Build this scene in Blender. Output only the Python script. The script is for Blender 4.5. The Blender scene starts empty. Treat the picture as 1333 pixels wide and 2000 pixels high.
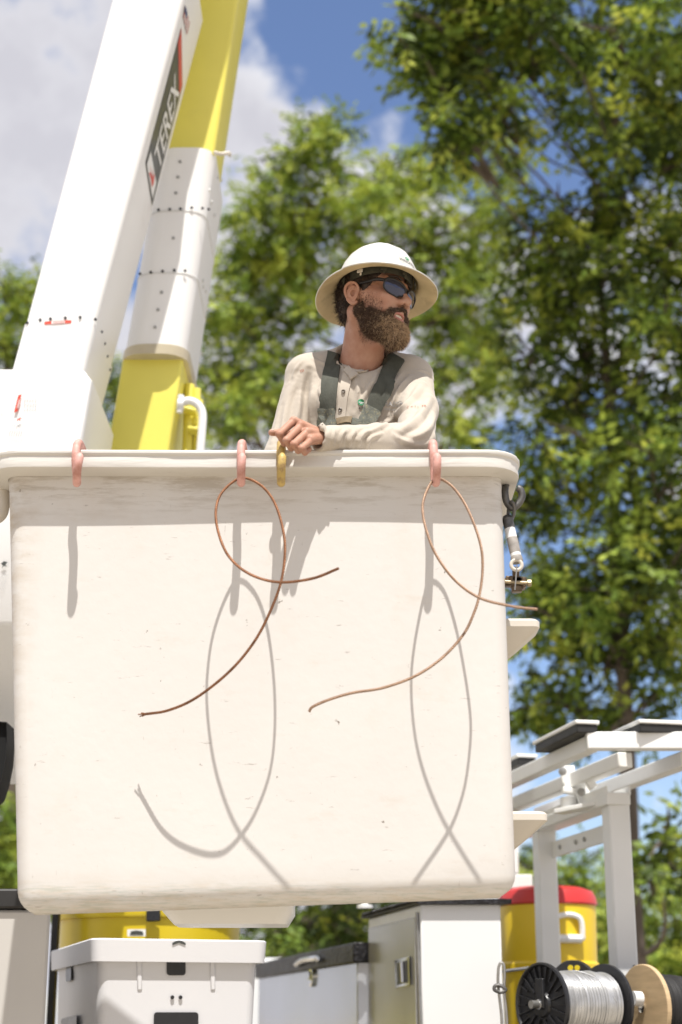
import bpy, bmesh, math, random
import numpy as np
from mathutils import Vector, Matrix, noise
from mathutils.bvhtree import BVHTree

random.seed(7)
rng = np.random.default_rng(7)
SC = bpy.context.scene
COL = SC.collection

# ------------------------------------------------------------------ camera, sky, sun, exposure
FPX = 3150.0                      # focal length in photo pixels (photo 1333 x 2000)
PITCH = math.radians(17.6)
EYE = 1.6
cam_d = bpy.data.cameras.new('camera')
cam = bpy.data.objects.new('camera', cam_d); COL.objects.link(cam)
cam_d.sensor_fit = 'VERTICAL'; cam_d.sensor_height = 36.0
cam_d.lens = FPX * 36.0 / 2000.0
cam.location = (0, 0, EYE); cam.rotation_euler = (math.pi / 2 + PITCH, 0, 0)
cam_d.clip_start = 0.1; cam_d.clip_end = 2000
cam_d.dof.use_dof = True; cam_d.dof.focus_distance = 4.05; cam_d.dof.aperture_fstop = 2.7
SC.camera = cam
SC.view_settings.view_transform = 'Standard'; SC.view_settings.look = 'None'
SC.view_settings.gamma = 1.0; SC.view_settings.use_curve_mapping = False
SC.view_settings.exposure = 0.34
SC.cycles.use_denoising = True
SC.cycles.max_bounces = 8; SC.cycles.transparent_max_bounces = 12

SUN_E = math.radians(65.6); SUN_A = math.radians(8.5)
sun_dir = Vector((math.sin(SUN_A) * math.cos(SUN_E), -math.cos(SUN_A) * math.cos(SUN_E), math.sin(SUN_E)))
sl = bpy.data.lights.new('sun', 'SUN'); sl.energy = 5.0; sl.angle = math.radians(0.53); sl.color = (1.0, 0.965, 0.91)
sun = bpy.data.objects.new('sun', sl); COL.objects.link(sun)
sun.rotation_euler = sun_dir.to_track_quat('Z', 'Y').to_euler()

def ray_dir(px, py):
    u = (px - 666.5) / FPX; v = (1000 - py) / FPX
    return Vector((u, math.cos(PITCH) - v * math.sin(PITCH), math.sin(PITCH) + v * math.cos(PITCH)))
def P(px, py, Y):
    """the point of the world plane y = Y seen at photo pixel (px, py)"""
    d = ray_dir(px, py)
    return Vector((0, 0, EYE)) + d * (Y / d.y)

world = bpy.data.worlds.new("World"); SC.world = world; world.use_nodes = True
wt = world.node_tree; wt.nodes.clear()
def wn(t, **k):
    n = wt.nodes.new(t)
    for a, b in k.items(): setattr(n, a, b)
    return n
def wmath(op, a, b=None, clamp=False):
    n = wn('ShaderNodeMath', operation=op); n.use_clamp = clamp
    for i, q in enumerate((a, b)):
        if q is None: continue
        if isinstance(q, (int, float)): n.inputs[i].default_value = q
        else: wt.links.new(q, n.inputs[i])
    return n.outputs[0]
sky = wn('ShaderNodeTexSky', sky_type='NISHITA'); sky.sun_disc = False
sky.sun_elevation = SUN_E; sky.sun_rotation = math.pi - SUN_A
sky.air_density = 1.0; sky.dust_density = 0.6; sky.ozone_density = 4.0
tc = wn('ShaderNodeTexCoord'); gen = tc.outputs['Generated']
ns = wn('ShaderNodeTexNoise'); ns.inputs['Scale'].default_value = 15; ns.inputs['Detail'].default_value = 7
ns.inputs['Roughness'].default_value = 0.55
wt.links.new(gen, ns.inputs['Vector'])
ns2 = wn('ShaderNodeTexNoise'); ns2.inputs['Scale'].default_value = 3; ns2.inputs['Detail'].default_value = 4
wt.links.new(gen, ns2.inputs['Vector'])
# open patches of blue between the clouds: (direction, angular radius, strength)
holes = [(650, -40, .065, 1.0), (735, 50, .045, .9), (830, 190, .05, .9), (590, 40, .022, .7), (1070, 290, .06, 1.0),
         (1000, -200, .12, 1.0), (1060, 1030, .075, 1.0), (1260, 1570, .085, 1.0), (1130, 1800, .07, .9), (1330, 700, .07, .7),
         (1250, 150, .07, .7), (1150, 1330, .06, .8)]
acc = 0.0
for (hx, hy, r, w) in holes:
    d = ray_dir(hx, hy).normalized()
    dp = wn('ShaderNodeVectorMath', operation='DOT_PRODUCT')
    nv = wn('ShaderNodeVectorMath', operation='NORMALIZE'); wt.links.new(gen, nv.inputs[0])
    wt.links.new(nv.outputs[0], dp.inputs[0]); dp.inputs[1].default_value = d
    mr = wn('ShaderNodeMapRange', interpolation_type='SMOOTHSTEP')
    wt.links.new(dp.outputs['Value'], mr.inputs[0])
    mr.inputs[1].default_value = math.cos(r * 1.35); mr.inputs[2].default_value = 1.0
    mr.inputs[3].default_value = 0; mr.inputs[4].default_value = w
    acc = mr.outputs[0] if isinstance(acc, float) else wmath('ADD', acc, mr.outputs[0])
ns3 = wn('ShaderNodeTexNoise'); ns3.inputs['Scale'].default_value = 26; ns3.inputs['Detail'].default_value = 8; ns3.inputs['Roughness'].default_value = .6
wt.links.new(gen, ns3.inputs['Vector'])
edge = wmath('ADD', wmath('ADD', wmath('MULTIPLY', ns.outputs[0], 4.2), -2.1), wmath('ADD', wmath('MULTIPLY', ns3.outputs[0], 2.2), -1.1))
cover = wmath('SUBTRACT', wmath('ADD', 0.50, edge), wmath('MULTIPLY', acc, 1.25))
cm = wn('ShaderNodeMapRange', interpolation_type='SMOOTHSTEP'); wt.links.new(cover, cm.inputs[0])
cm.inputs[1].default_value = -0.55; cm.inputs[2].default_value = 0.45
ramp = wn('ShaderNodeValToRGB')
rm_ = wn('ShaderNodeMapRange'); wt.links.new(wmath('ADD', wmath('MULTIPLY', acc, -1.4), wmath('MULTIPLY', edge, .35)), rm_.inputs[0]); rm_.inputs[1].default_value = -1.1; rm_.inputs[2].default_value = .25
wt.links.new(rm_.outputs[0], ramp.inputs[0])
ramp.color_ramp.elements[0].position = 0.25; ramp.color_ramp.elements[0].color = (8.2, 8.2, 8.5, 1)
ramp.color_ramp.elements[1].position = 0.95; ramp.color_ramp.elements[1].color = (5.5, 5.45, 5.95, 1)
mix = wn('ShaderNodeMix', data_type='RGBA')
wt.links.new(cm.outputs[0], mix.inputs[0]); sk2 = wn('ShaderNodeVectorMath', operation='MULTIPLY'); wt.links.new(sky.outputs[0], sk2.inputs[0]); sk2.inputs[1].default_value = (1.45, 1.35, 1.4); wt.links.new(sk2.outputs[0], mix.inputs[6]); wt.links.new(ramp.outputs[0], mix.inputs[7])
bg = wn('ShaderNodeBackground'); bg.inputs[1].default_value = 0.095
wt.links.new(mix.outputs[2], bg.inputs[0])
wo = wn('ShaderNodeOutputWorld'); wt.links.new(bg.outputs[0], wo.inputs[0])

# ------------------------------------------------------------------ object helpers
def tag(o, label=None, cat=None, group=None, kind=None):
    if label: o['label'] = label
    if cat: o['category'] = cat
    if group: o['group'] = group
    if kind: o['kind'] = kind
    return o
def empty(name, loc=(0, 0, 0), parent=None):
    o = bpy.data.objects.new(name, None); COL.objects.link(o); o.location = loc; o.empty_display_size = .1
    if parent: o.parent = parent
    return o
bpy_origin = {}
def mesh_obj(name, verts, faces, mats, parent=None, smooth=True, sharp=None, fmat=None, origin=None):
    """verts in world space; parent may sit anywhere (no rotation)"""
    me = bpy.data.meshes.new(name)
    off = Vector((0, 0, 0))
    p = parent
    while p is not None:
        off = off + Vector(p.location); p = p.parent
    own = Vector(origin) if (origin is not None) else Vector((0, 0, 0))
    shift = (own if origin is not None else off)
    V = np.asarray(verts, dtype=np.float32) - np.array(shift, dtype=np.float32)
    if isinstance(faces, np.ndarray):
        nf, k = faces.shape
        me.vertices.add(len(V)); me.vertices.foreach_set('co', V.ravel())
        me.loops.add(nf * k); me.loops.foreach_set('vertex_index', faces.astype(np.int32).ravel())
        me.polygons.add(nf)
        me.polygons.foreach_set('loop_start', np.arange(0, nf * k, k, dtype=np.int32))
        me.polygons.foreach_set('loop_total', np.full(nf, k, dtype=np.int32))
        me.update(calc_edges=True)
    else:
        me.from_pydata(V.tolist(), [], faces)
    me.validate()
    if not isinstance(mats, (list, tuple)): mats = [mats]
    for m in mats: me.materials.append(m)
    if fmat is not None: me.polygons.foreach_set('material_index', np.asarray(fmat, dtype=np.int32))
    me.polygons.foreach_set('use_smooth', np.full(len(me.polygons), bool(smooth)))
    if sharp is not None: me.set_sharp_from_angle(angle=math.radians(sharp))
    me.update()
    o = bpy.data.objects.new(name, me); COL.objects.link(o)
    if parent: o.parent = parent
    if origin is not None: o.location = own - off
    return o

class MB:
    """collects shapes of one part into one mesh"""
    def __init__(s): s.v = []; s.f = []; s.m = []
    def add(s, v, f, m=0):
        b = len(s.v); s.v += [tuple(q) for q in v]; s.f += [[i + b for i in q] for q in f]; s.m += [m] * len(f); return s
    def hull8(s, c, m=0):
        """c: 8 points, bottom ring 0-3 counter-clockwise, top ring 4-7"""
        return s.add(c, [(3, 2, 1, 0), (4, 5, 6, 7), (0, 1, 5, 4), (1, 2, 6, 5), (2, 3, 7, 6), (3, 0, 4, 7)], m)
    def box(s, lo, hi, m=0):
        x0, y0, z0 = lo; x1, y1, z1 = hi
        return s.hull8([(x0, y0, z0), (x1, y0, z0), (x1, y1, z0), (x0, y1, z0), (x0, y0, z1), (x1, y0, z1), (x1, y1, z1), (x0, y1, z1)], m)
    def bar(s, a, b, w, h, up=(0, 0, 1), m=0):
        a = Vector(a); b = Vector(b); t = (b - a).normalized(); up = Vector(up)
        sd = t.cross(up).normalized(); u2 = sd.cross(t).normalized()
        q = []
        for c in (a, b):
            q += [c - sd * w / 2 - u2 * h / 2, c + sd * w / 2 - u2 * h / 2, c + sd * w / 2 + u2 * h / 2, c - sd * w / 2 + u2 * h / 2]
        return s.add(q, [(0, 1, 2, 3), (7, 6, 5, 4), (4, 5, 1, 0), (5, 6, 2, 1), (6, 7, 3, 2), (7, 4, 0, 3)], m)
    def rings(s, rings, m=0, cap=True, closed=False):
        n = len(rings[0]); v = [p for r in rings for p in r]; f = []
        R = len(rings)
        for i in range(R if closed else R - 1):
            j = (i + 1) % R
            for k in range(n):
                l = (k + 1) % n
                f.append((i * n + k, i * n + l, j * n + l, j * n + k))
        if cap and not closed:
            f.append(tuple(reversed(range(n)))); f.append(tuple((R - 1) * n + k for k in range(n)))
        return s.add(v, f, m)
    def tube(s, pts, r, seg=10, m=0, cap=True, closed=False):
        pts = [Vector(p) for p in pts]; n = len(pts)
        rr = r if isinstance(r, (list, tuple)) else [r] * n
        T = []
        for i in range(n):
            a = pts[(i - 1) % n] if (closed or i > 0) else pts[i]
            b = pts[(i + 1) % n] if (closed or i < n - 1) else pts[i]
            T.append((b - a).normalized())
        u = T[0].orthogonal().normalized(); rg = []
        for i in range(n):
            if i: 
                u = (u - T[i] * u.dot(T[i]))
                u = u.normalized() if u.length > 1e-6 else T[i].orthogonal().normalized()
            w = T[i].cross(u)
            rg.append([pts[i] + (u * math.cos(2 * math.pi * k / seg) + w * math.sin(2 * math.pi * k / seg)) * rr[i] for k in range(seg)])
        return s.rings(rg, m, cap, closed)
    def lathe(s, prof, c, axis=(0, 0, 1), seg=32, m=0, sx=1, sy=1, cap=True):
        """prof: (radius, height) along axis"""
        ax = Vector(axis).normalized(); u = ax.orthogonal().normalized() if abs(ax.z) < .999 else Vector((1, 0, 0)); w = ax.cross(u); c = Vector(c)
        rg = [[c + ax * h + (u * math.cos(2 * math.pi * k / seg) * sx + w * math.sin(2 * math.pi * k / seg) * sy) * max(r, 1e-5) for k in range(seg)] for r, h in prof]
        return s.rings(rg, m, cap)
    def ball(s, c, r, m=0, seg=12):
        pr = [(r * math.sin(math.pi * i / 8), -r * math.cos(math.pi * i / 8)) for i in range(9)]
        return s.lathe(pr, c, seg=seg, m=m)
    def build(s, name, mats, parent=None, smooth=False, sharp=None, bevel=0, origin=None):
        o = mesh_obj(name, s.v, s.f, mats, parent, smooth or bevel > 0, sharp if sharp else (35 if (smooth or bevel) else None), s.m, origin)
        if bevel:
            b = o.modifiers.new('bevel', 'BEVEL'); b.width = bevel; b.segments = 2; b.limit_method = 'ANGLE'; b.angle_limit = math.radians(35)
        return o

def spline(pts, n=8, closed=False):
    """Catmull-Rom through pts (tuples of any length)"""
    A = [np.array(p, float) for p in pts]; out = []; N = len(A)
    rg = range(N if closed else N - 1)
    for i in rg:
        p0 = A[(i - 1) % N] if (closed or i > 0) else A[i] * 2 - A[i + 1]
        p1 = A[i]; p2 = A[(i + 1) % N]
        p3 = A[(i + 2) % N] if (closed or i < N - 2) else A[i + 1] * 2 - A[i]
        for k in range(n):
            t = k / n
            out.append(0.5 * ((2 * p1) + (-p0 + p2) * t + (2 * p0 - 5 * p1 + 4 * p2 - p3) * t * t + (-p0 + 3 * p1 - 3 * p2 + p3) * t ** 3))
    if not closed: out.append(A[-1])
    return [tuple(p) for p in out]

# ------------------------------------------------------------------ materials
def material(name, color, rough=.6, metal=0., var=.12, vscale=6., bump=0., bscale=60., color2=None, spec=.5, coat=0., dirt=None, stretch=None, sheen=0., sss=0.):
    m = bpy.data.materials.new(name); m.use_nodes = True; nt = m.node_tree; N = nt.nodes; L = nt.links
    bs = N['Principled BSDF']
    bs.inputs['Roughness'].default_value = rough; bs.inputs['Metallic'].default_value = metal
    bs.inputs['Specular IOR Level'].default_value = spec; bs.inputs['Coat Weight'].default_value = coat
    if sheen: bs.inputs['Sheen Weight'].default_value = sheen
    if sss:
        bs.inputs['Subsurface Weight'].default_value = sss; bs.inputs['Subsurface Radius'].default_value = (.012, .005, .003); bs.inputs['Subsurface Scale'].default_value = 1.
    t = N.new('ShaderNodeTexCoord'); vec = t.outputs['Object']
    if stretch:
        mp = N.new('ShaderNodeMapping'); mp.inputs['Scale'].default_value = stretch; L.new(vec, mp.inputs[0]); svec = mp.outputs[0]
    else: svec = vec
    n1 = N.new('ShaderNodeTexNoise'); n1.inputs['Scale'].default_value = vscale; n1.inputs['Detail'].default_value = 6; L.new(svec, n1.inputs['Vector'])
    mx = N.new('ShaderNodeMix'); mx.data_type = 'RGBA'
    c = Vector(color); c2 = Vector(color2) if color2 else c * (1 - var * 2)
    mx.inputs[6].default_value = (*c, 1); mx.inputs[7].default_value = (*c2, 1)
    mr = N.new('ShaderNodeMapRange'); mr.inputs[1].default_value = .35; mr.inputs[2].default_value = .75; L.new(n1.outputs[0], mr.inputs[0]); L.new(mr.outputs[0], mx.inputs[0])
    out = mx.outputs[2]
    if dirt:
        dc, dscale, lo, hi, amt = dirt
        n2 = N.new('ShaderNodeTexNoise'); n2.inputs['Scale'].default_value = dscale; n2.inputs['Detail'].default_value = 9; n2.inputs['Roughness'].default_value = .68; L.new(svec, n2.inputs['Vector'])
        m2 = N.new('ShaderNodeMapRange'); m2.inputs[1].default_value = lo; m2.inputs[2].default_value = hi; m2.inputs[4].default_value = amt; L.new(n2.outputs[0], m2.inputs[0])
        x2 = N.new('ShaderNodeMix'); x2.data_type = 'RGBA'; L.new(m2.outputs[0], x2.inputs[0]); L.new(out, x2.inputs[6]); x2.inputs[7].default_value = (*dc, 1); out = x2.outputs[2]
    L.new(out, bs.inputs['Base Color'])
    rm = N.new('ShaderNodeMapRange'); L.new(n1.outputs[0], rm.inputs[0]); rm.inputs[3].default_value = max(rough - .08, .02); rm.inputs[4].default_value = min(rough + .1, 1); L.new(rm.outputs[0], bs.inputs['Roughness'])
    if bump:
        n3 = N.new('ShaderNodeTexNoise'); n3.inputs['Scale'].default_value = bscale; n3.inputs['Detail'].default_value = 4; L.new(svec, n3.inputs['Vector'])
        b = N.new('ShaderNodeBump'); b.inputs['Strength'].default_value = 1.; b.inputs['Distance'].default_value = bump; L.new(n3.outputs[0], b.inputs['Height']); L.new(b.outputs[0], bs.inputs['Normal'])
    return m

M = {}
M['white'] = material('white_paint', (.80, .80, .79), .28, var=.03, vscale=2, dirt=((.45, .42, .36), 3.5, .62, .9, .35))
M['boomwhite'] = material('boom_white_gelcoat', (.84, .835, .82), .35, var=.02, vscale=2, dirt=((.5, .46, .4), 5, .62, .85, .3))
M['yellow'] = material('yellow_paint', (.80, .72, .13), .35, var=.05, vscale=3, dirt=((.5, .42, .12), 4, .6, .9, .3))
M['cream'] = material('cream_fiberglass', (.66, .61, .53), .45, var=.06, vscale=5)
M['black'] = material('black_rubber', (.022, .021, .02), .55, var=.2, vscale=20)
M['blackplastic'] = material('black_plastic', (.018, .018, .02), .3, var=.1, vscale=30)
M['steel'] = material('galvanised_steel', (.42, .41, .39), .42, metal=.85, var=.12, vscale=40)
M['darksteel'] = material('dark_cast_steel', (.16, .155, .15), .45, metal=.7, var=.25, vscale=60, bump=.0005, bscale=200)
M['chrome'] = material('polished_metal', (.75, .75, .74), .16, metal=1., var=.05)
M['alu'] = material('brushed_aluminium', (.62, .62, .63), .33, metal=.75, var=.08, vscale=12, stretch=(1, 1, .08))
M['greywhite'] = material('grey_white_paint', (.66, .66, .65), .4, var=.05, vscale=4)
ZR = P(600, 877, 3.545).z                          # top of the rim
ZT = ZR - .012
# ------------------------------------------------------------------ ground
def bucket_material():
    """cream fibreglass with scratches, scuffs and grime streaks of its own"""
    m = material('bucket_fiberglass', (.645, .62, .585), .5, var=.025, vscale=3.5, bump=.0006, bscale=35)
    nt = m.node_tree; N = nt.nodes; L = nt.links; bs = N['Principled BSDF']
    base = bs.inputs['Base Color'].links[0].from_socket
    t = N.new('ShaderNodeTexCoord')
    def layer(base, scale, stretch, lo, hi, col, amt, rot=0., loc=0., detail=8, rough=.7, mask=None):
        mp = N.new('ShaderNodeMapping'); mp.inputs['Scale'].default_value = stretch; mp.inputs['Rotation'].default_value = (0, rot, 0); mp.inputs['Location'].default_value = (loc, loc * .7, loc)
        L.new(t.outputs['Object'], mp.inputs[0])
        n = N.new('ShaderNodeTexNoise'); n.inputs['Scale'].default_value = scale; n.inputs['Detail'].default_value = detail; n.inputs['Roughness'].default_value = rough
        L.new(mp.outputs[0], n.inputs['Vector'])
        r = N.new('ShaderNodeMapRange'); r.inputs[1].default_value = lo; r.inputs[2].default_value = hi; r.inputs[4].default_value = amt; L.new(n.outputs[0], r.inputs[0])
        f = r.outputs[0]
        if mask:
            q = N.new('ShaderNodeMath'); q.operation = 'MULTIPLY'; L.new(f, q.inputs[0]); L.new(mask, q.inputs[1]); f = q.outputs[0]
        x = N.new('ShaderNodeMix'); x.data_type = 'RGBA'; L.new(f, x.inputs[0]); L.new(base, x.inputs[6]); x.inputs[7].default_value = (*col, 1)
        return x.outputs[2]
    sep = N.new('ShaderNodeSeparateXYZ'); L.new(t.outputs['Object'], sep.inputs[0])
    def zone(sock, a, b):
        r = N.new('ShaderNodeMapRange'); r.inputs[1].default_value = a; r.inputs[2].default_value = b; L.new(sock, r.inputs[0]); return r.outputs[0]
    base = layer(base, 2.2, (1, 1, .6), .52, .8, (.58, .51, .43), .6)
    base = layer(base, 5, (1, 1, 3), .58, .75, (.52, .44, .35), .35, rot=.5)               # level scuffs
    base = layer(base, 15, (1.2, 1, 7), .648, .69, (.22, .18, .15), .55, rot=-.25, loc=3.)      # fine dark scratches
    base = layer(base, 13, (9, 1, 1.1), .665, .70, (.25, .21, .18), .4, rot=.1, loc=9.)        # upright scratches
    base = layer(base, 30, (1, 1, 1), .67, .71, (.12, .09, .06), .9, loc=5.)                # pits
    base = layer(base, 11, (1, 1, 2.5), .40, .72, (.42, .33, .22), .75, mask=zone(sep.outputs[0], -.69, -.77))  # grimy left corner
    base = layer(base, 8, (1, 1, 7), .48, .62, (.36, .31, .24), .6, loc=2., mask=zone(sep.outputs[2], ZT - P(500,1768,3.62).z - .16, ZT - P(500,1768,3.62).z - .06))
    base = layer(base, 12, (1, 1, 7), .45, .66, (.52, .42, .29), .5, loc=7., mask=zone(sep.outputs[2], .07, .02))
    base = layer(base, 20, (1, 1, 14), .50, .60, (.30, .36, .30), .35, loc=4., mask=zone(sep.outputs[2], .052, .035))
    L.new(base, bs.inputs['Base Color'])
    return m
M['bucket'] = bucket_material()
M['rim'] = material('rim_fiberglass', (.66, .635, .59), .5, var=.05, vscale=9, bump=.0006, bscale=60, dirt=((.36, .30, .22), 14, .60, .8, .55), stretch=(.5, 1, 3))

gm = material('sandy_ground', (.42, .365, .285), .95, var=.12, vscale=.8, bump=.01, bscale=20, dirt=((.30, .27, .20), 6, .5, .8, .5))
g = MB(); g.add([(-300, -300, 0), (300, -300, 0), (300, 300, 0), (-300, 300, 0)], [(0, 1, 2, 3)])
tag(g.build('ground', gm), 'pale sandy ground of the yard', kind='structure')

# ------------------------------------------------------------------ lift bucket
lift = tag(empty('aerial_lift', (0, 6.4, 0)), 'white and yellow aerial lift booms holding the big cream work bucket', 'aerial lift')
def lerp(a, b, t): return a + (b - a) * t
XT0 = P(22, 940, 3.6).x - .015; XT1 = P(980, 940, 3.6).x + .003; XB0 = P(37, 1770, 3.62).x - .006; XB1 = P(1003, 1740, 3.62).x + .009
def zbot(x):                                      # the floor dips a little towards the left
    t = (x - XB0) / (XB1 - XB0)
    return lerp(P(60, 1786, 3.62).z, P(960, 1751, 3.62).z, t)
def rrect(x0, x1, y0, y1, r, n=6):
    o = []
    for cx, cy, a0 in ((x1 - r, y0 + r, -90), (x1 - r, y1 - r, 0), (x0 + r, y1 - r, 90), (x0 + r, y0 + r, 180)):
        for k in range(n + 1):
            a = math.radians(a0 + 90 * k / n)
            o.append((cx + r * math.cos(a), cy + r * math.sin(a), math.cos(a), math.sin(a)))
    # subdivide the straight runs so wear and gentle warp have vertices to live on
    out = []
    for i, p in enumerate(o):
        out.append(p); q = o[(i + 1) % len(o)]
        L = math.hypot(q[0] - p[0], q[1] - p[1])
        if L > .1:
            k = int(L / .05)
            for j in range(1, k): out.append(tuple(lerp(p[c], q[c], j / k) for c in range(4)))
    return out
NB = 6
topr = rrect(XT0, XT1, 3.60, 4.22, .038, NB)
botr = rrect(XB0, XB1, 3.618, 4.20, .038, NB)
# same count in both rings: rebuild the bottom by mapping the top ring's parameters
botr = [(lerp(XB0, XB1, (x - XT0) / (XT1 - XT0)), lerp(3.618, 4.20, (y - 3.60) / .62), nx, ny) for x, y, nx, ny in topr]
def ring(t, inset):
    r = []
    for a, b in zip(botr, topr):
        x = lerp(a[0], b[0], t) - a[2] * inset; y = lerp(a[1], b[1], t) - a[3] * inset
        z0 = zbot(a[0]) + .055 * (a[1] - 3.618) / .58; z = lerp(z0, ZT, t)
        w = .0022 * math.sin(x * 5 + z * 3) * (1 if a[3] < -.9 else .3)
        r.append(Vector((x, y + w * a[3], z)))
    return r
rs = []
RB = .046; Hh = ZT - zbot(0)
for k in range(7):
    a = math.pi / 2 * k / 6
    rs.append(ring((RB * (1 - math.sin(a)) ** 1.0) / Hh if k else RB / Hh, 0) if False else ring(RB * (1 - math.sin(math.pi / 2 * k / 6)) / Hh, RB * (1 - math.cos(math.pi / 2 * k / 6))) )
rs = rs[::-1]                                     # from floor up
for k in range(1, 21): rs.append(ring(lerp(RB / Hh, 1, k / 20), 0))
for k in range(6): rs.append(ring(lerp(1, .02, k / 5), .009))
sh = MB(); sh.rings(rs, cap=True)
BO = (XT0 + .76, 3.6, ZT - Hh)
bucket = sh.build('bucket', M['bucket'], lift, smooth=True, sharp=50, origin=(0, 3.6, P(500, 1768, 3.62).z))
tag(bucket, 'large cream fiberglass work bucket with scuffed front')
prof = [(0, -.043), (.3, -.0415), (.6, -.040), (.9, -.039), (.985, -.0375), (1.0, -.034), (.985, -.022), (.99, -.0095), (1.05, -.0075), (1.08, -.004), (1.08, .001), (1.03, .004), (.9, .0055), (.1, .006), (-.25, .005), (-.3, 0), (-.3, -.03), (-.05, -.04)]
rr = []
for o_, z in prof:
    q = []
    for i, (x, y, nx, ny) in enumerate(topr):
        wv = .0016 * math.sin(x * 9 + .6) + .0012 * math.sin(x * 23 + 1)
        oo = o_ + (wv / .047 if (-.03 < z < -.01) else 0)
        q.append(Vector((x + nx * .042 * oo, y + ny * .053 * oo, ZR - .006 + z + .0008 * math.sin(x * 6))))
    rr.append(q)
m_ = MB(); m_.rings(rr, cap=False, closed=True)
rim = m_.build('rim', M['rim'], bucket, smooth=True, sharp=24)
tag(rim, 'worn rolled rim of the cream bucket')
YR = 3.547
def step(px, py, w, h, Y):
    """moulded foot step: flat top, underside sloping back to the wall"""
    a = P(px, py, Y); s = (a - Vector((0, 0, EYE))).length / FPX * 1.0
    x0 = a.x - .02; x1 = a.x + w; z = a.z; m = MB(); n = 8; r = .018
    top = [(x0, Y), ] + [(x1 - r + r * math.sin(math.pi / 2 * k / n), Y + r - r * math.cos(math.pi / 2 * k / n)) for k in range(n + 1)] + [(x1, Y + .10), (x1 - .02, Y + .16), (x0, Y + .20)]
    rg = []
    for dz, ins in ((-.020, .000), (-.006, 0), (0, .006)):
        rg.append([Vector((x - (ins if x > x0 else 0), y + (ins if y < Y + .1 else -ins), z + dz)) for x, y in top])
    low = [Vector((x0 + (x - x0) * .02, Y + .085 + (y - Y) * .35, z - h)) for x, y in top]
    mid = [rg[0][i].lerp(low[i], .5) + Vector((.003, -.004, 0)) for i in range(len(top))]
    m.rings([low, mid] + rg)
    return m
for i, (px, py, w, h) in enumerate([(984, 1207, .087, .105), (1001, 1584, .082, .10)]):
    o = step(px, py, w, h, 3.74).build('step', M['cream'], bucket, smooth=True, sharp=40)
    tag(o, ['upper moulded step on the right wall', 'lower moulded step on the right wall'][i])
# step under the far wall, seen below the floor
a = P(400, 1769, 4.3); b = P(575, 1769, 4.3)
m_ = MB(); tp = rrect(a.x - .1, b.x, 4.18, 4.44, .04)
m_.rings([[Vector((lerp((a.x + b.x) / 2, x, .86), lerp(4.2, y, .7), a.z - .052)) for x, y, _, _ in tp], [Vector((x, y, a.z - .02)) for x, y, _, _ in tp], [Vector((x, y, a.z + .03)) for x, y, _, _ in tp]])
tag(m_.build('step', M['white'], bucket, smooth=True, sharp=40), 'white moulded step under the far wall')
# moulded bracket where the bucket hangs on the boom, at its left wall
a = P(-10, 930, 3.75); m_ = MB()
m_.tube(spline([P(-14, 925, 3.72), P(2, 935, 3.72), P(6, 960, 3.72), P(4, 1000, 3.72), P(-14, 1016, 3.72)], 5), .016, 12)
m_.box((a.x - .12, 3.66, P(0, 1008, 3.7).z), (P(12, 0, 3.7).x - .004, 3.98, ZR - .05))
m_.build('mount_bracket', M['cream'], bucket, smooth=True, sharp=40, bevel=.01)

# ------------------------------------------------------------------ hooks over the rim
M['pink'] = material('faded_pink_coating', (.66, .36, .31), .55, var=.1, vscale=40, bump=.0006, bscale=180, dirt=((.40, .17, .12), 38, .46, .66, .85))
M['hookyellow'] = material('worn_yellow_coating', (.56, .40, .12), .5, var=.1, vscale=40, bump=.0006, bscale=180, dirt=((.22, .13, .07), 50, .45, .68, .9))
def hook(px, px2, mat, label, cat='hook', group=None, top=.020, low=-.096):
    xa = P(px, 890, YR).x; xb = P(px2, 930, YR - .05).x
    pts = [(3.655, -.075), (3.650, -.03), (3.643, .004), (3.622, top), (3.59, top + .004), (3.560, top), (3.538, .004), (3.530, -.03), (3.532, -.062), (3.527, low + .012), (3.506, low), (3.484, low + .012), (3.474, -.062), (3.478, -.035)]
    k = len(pts)
    pth = spline([(lerp(xa, xb, max(0, (i - 7) / (k - 8))), y, ZR + z) for i, (y, z) in enumerate(pts)], 6)
    n = len(pth); rad = [.0098 * min(1, .45 + i * .3, .45 + (n - 1 - i) * .3) for i in range(n)]
    m = MB(); m.tube(pth, rad, 12)
    o = m.build('rim_hook', mat, smooth=True, sharp=60, origin=(xa, 3.59, ZR)); tag(o, label, cat, group)
    return o
G = 'pink S hooks over the bucket rim'
hook(151, 158, M['pink'], 'pink hook on the bucket rim below the white boom, with no wire', group=G)
hook(472, 474, M['pink'], 'pink hook on the rim carrying the dark copper wire coil', group=G)
hook(847, 854, M['pink'], 'pink hook on the rim beside the man\'s elbow, carrying bright copper wire', group=G)
hook(549, 552, M['hookyellow'], 'chipped yellow hook on the bucket rim just below the man\'s fist')

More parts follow.
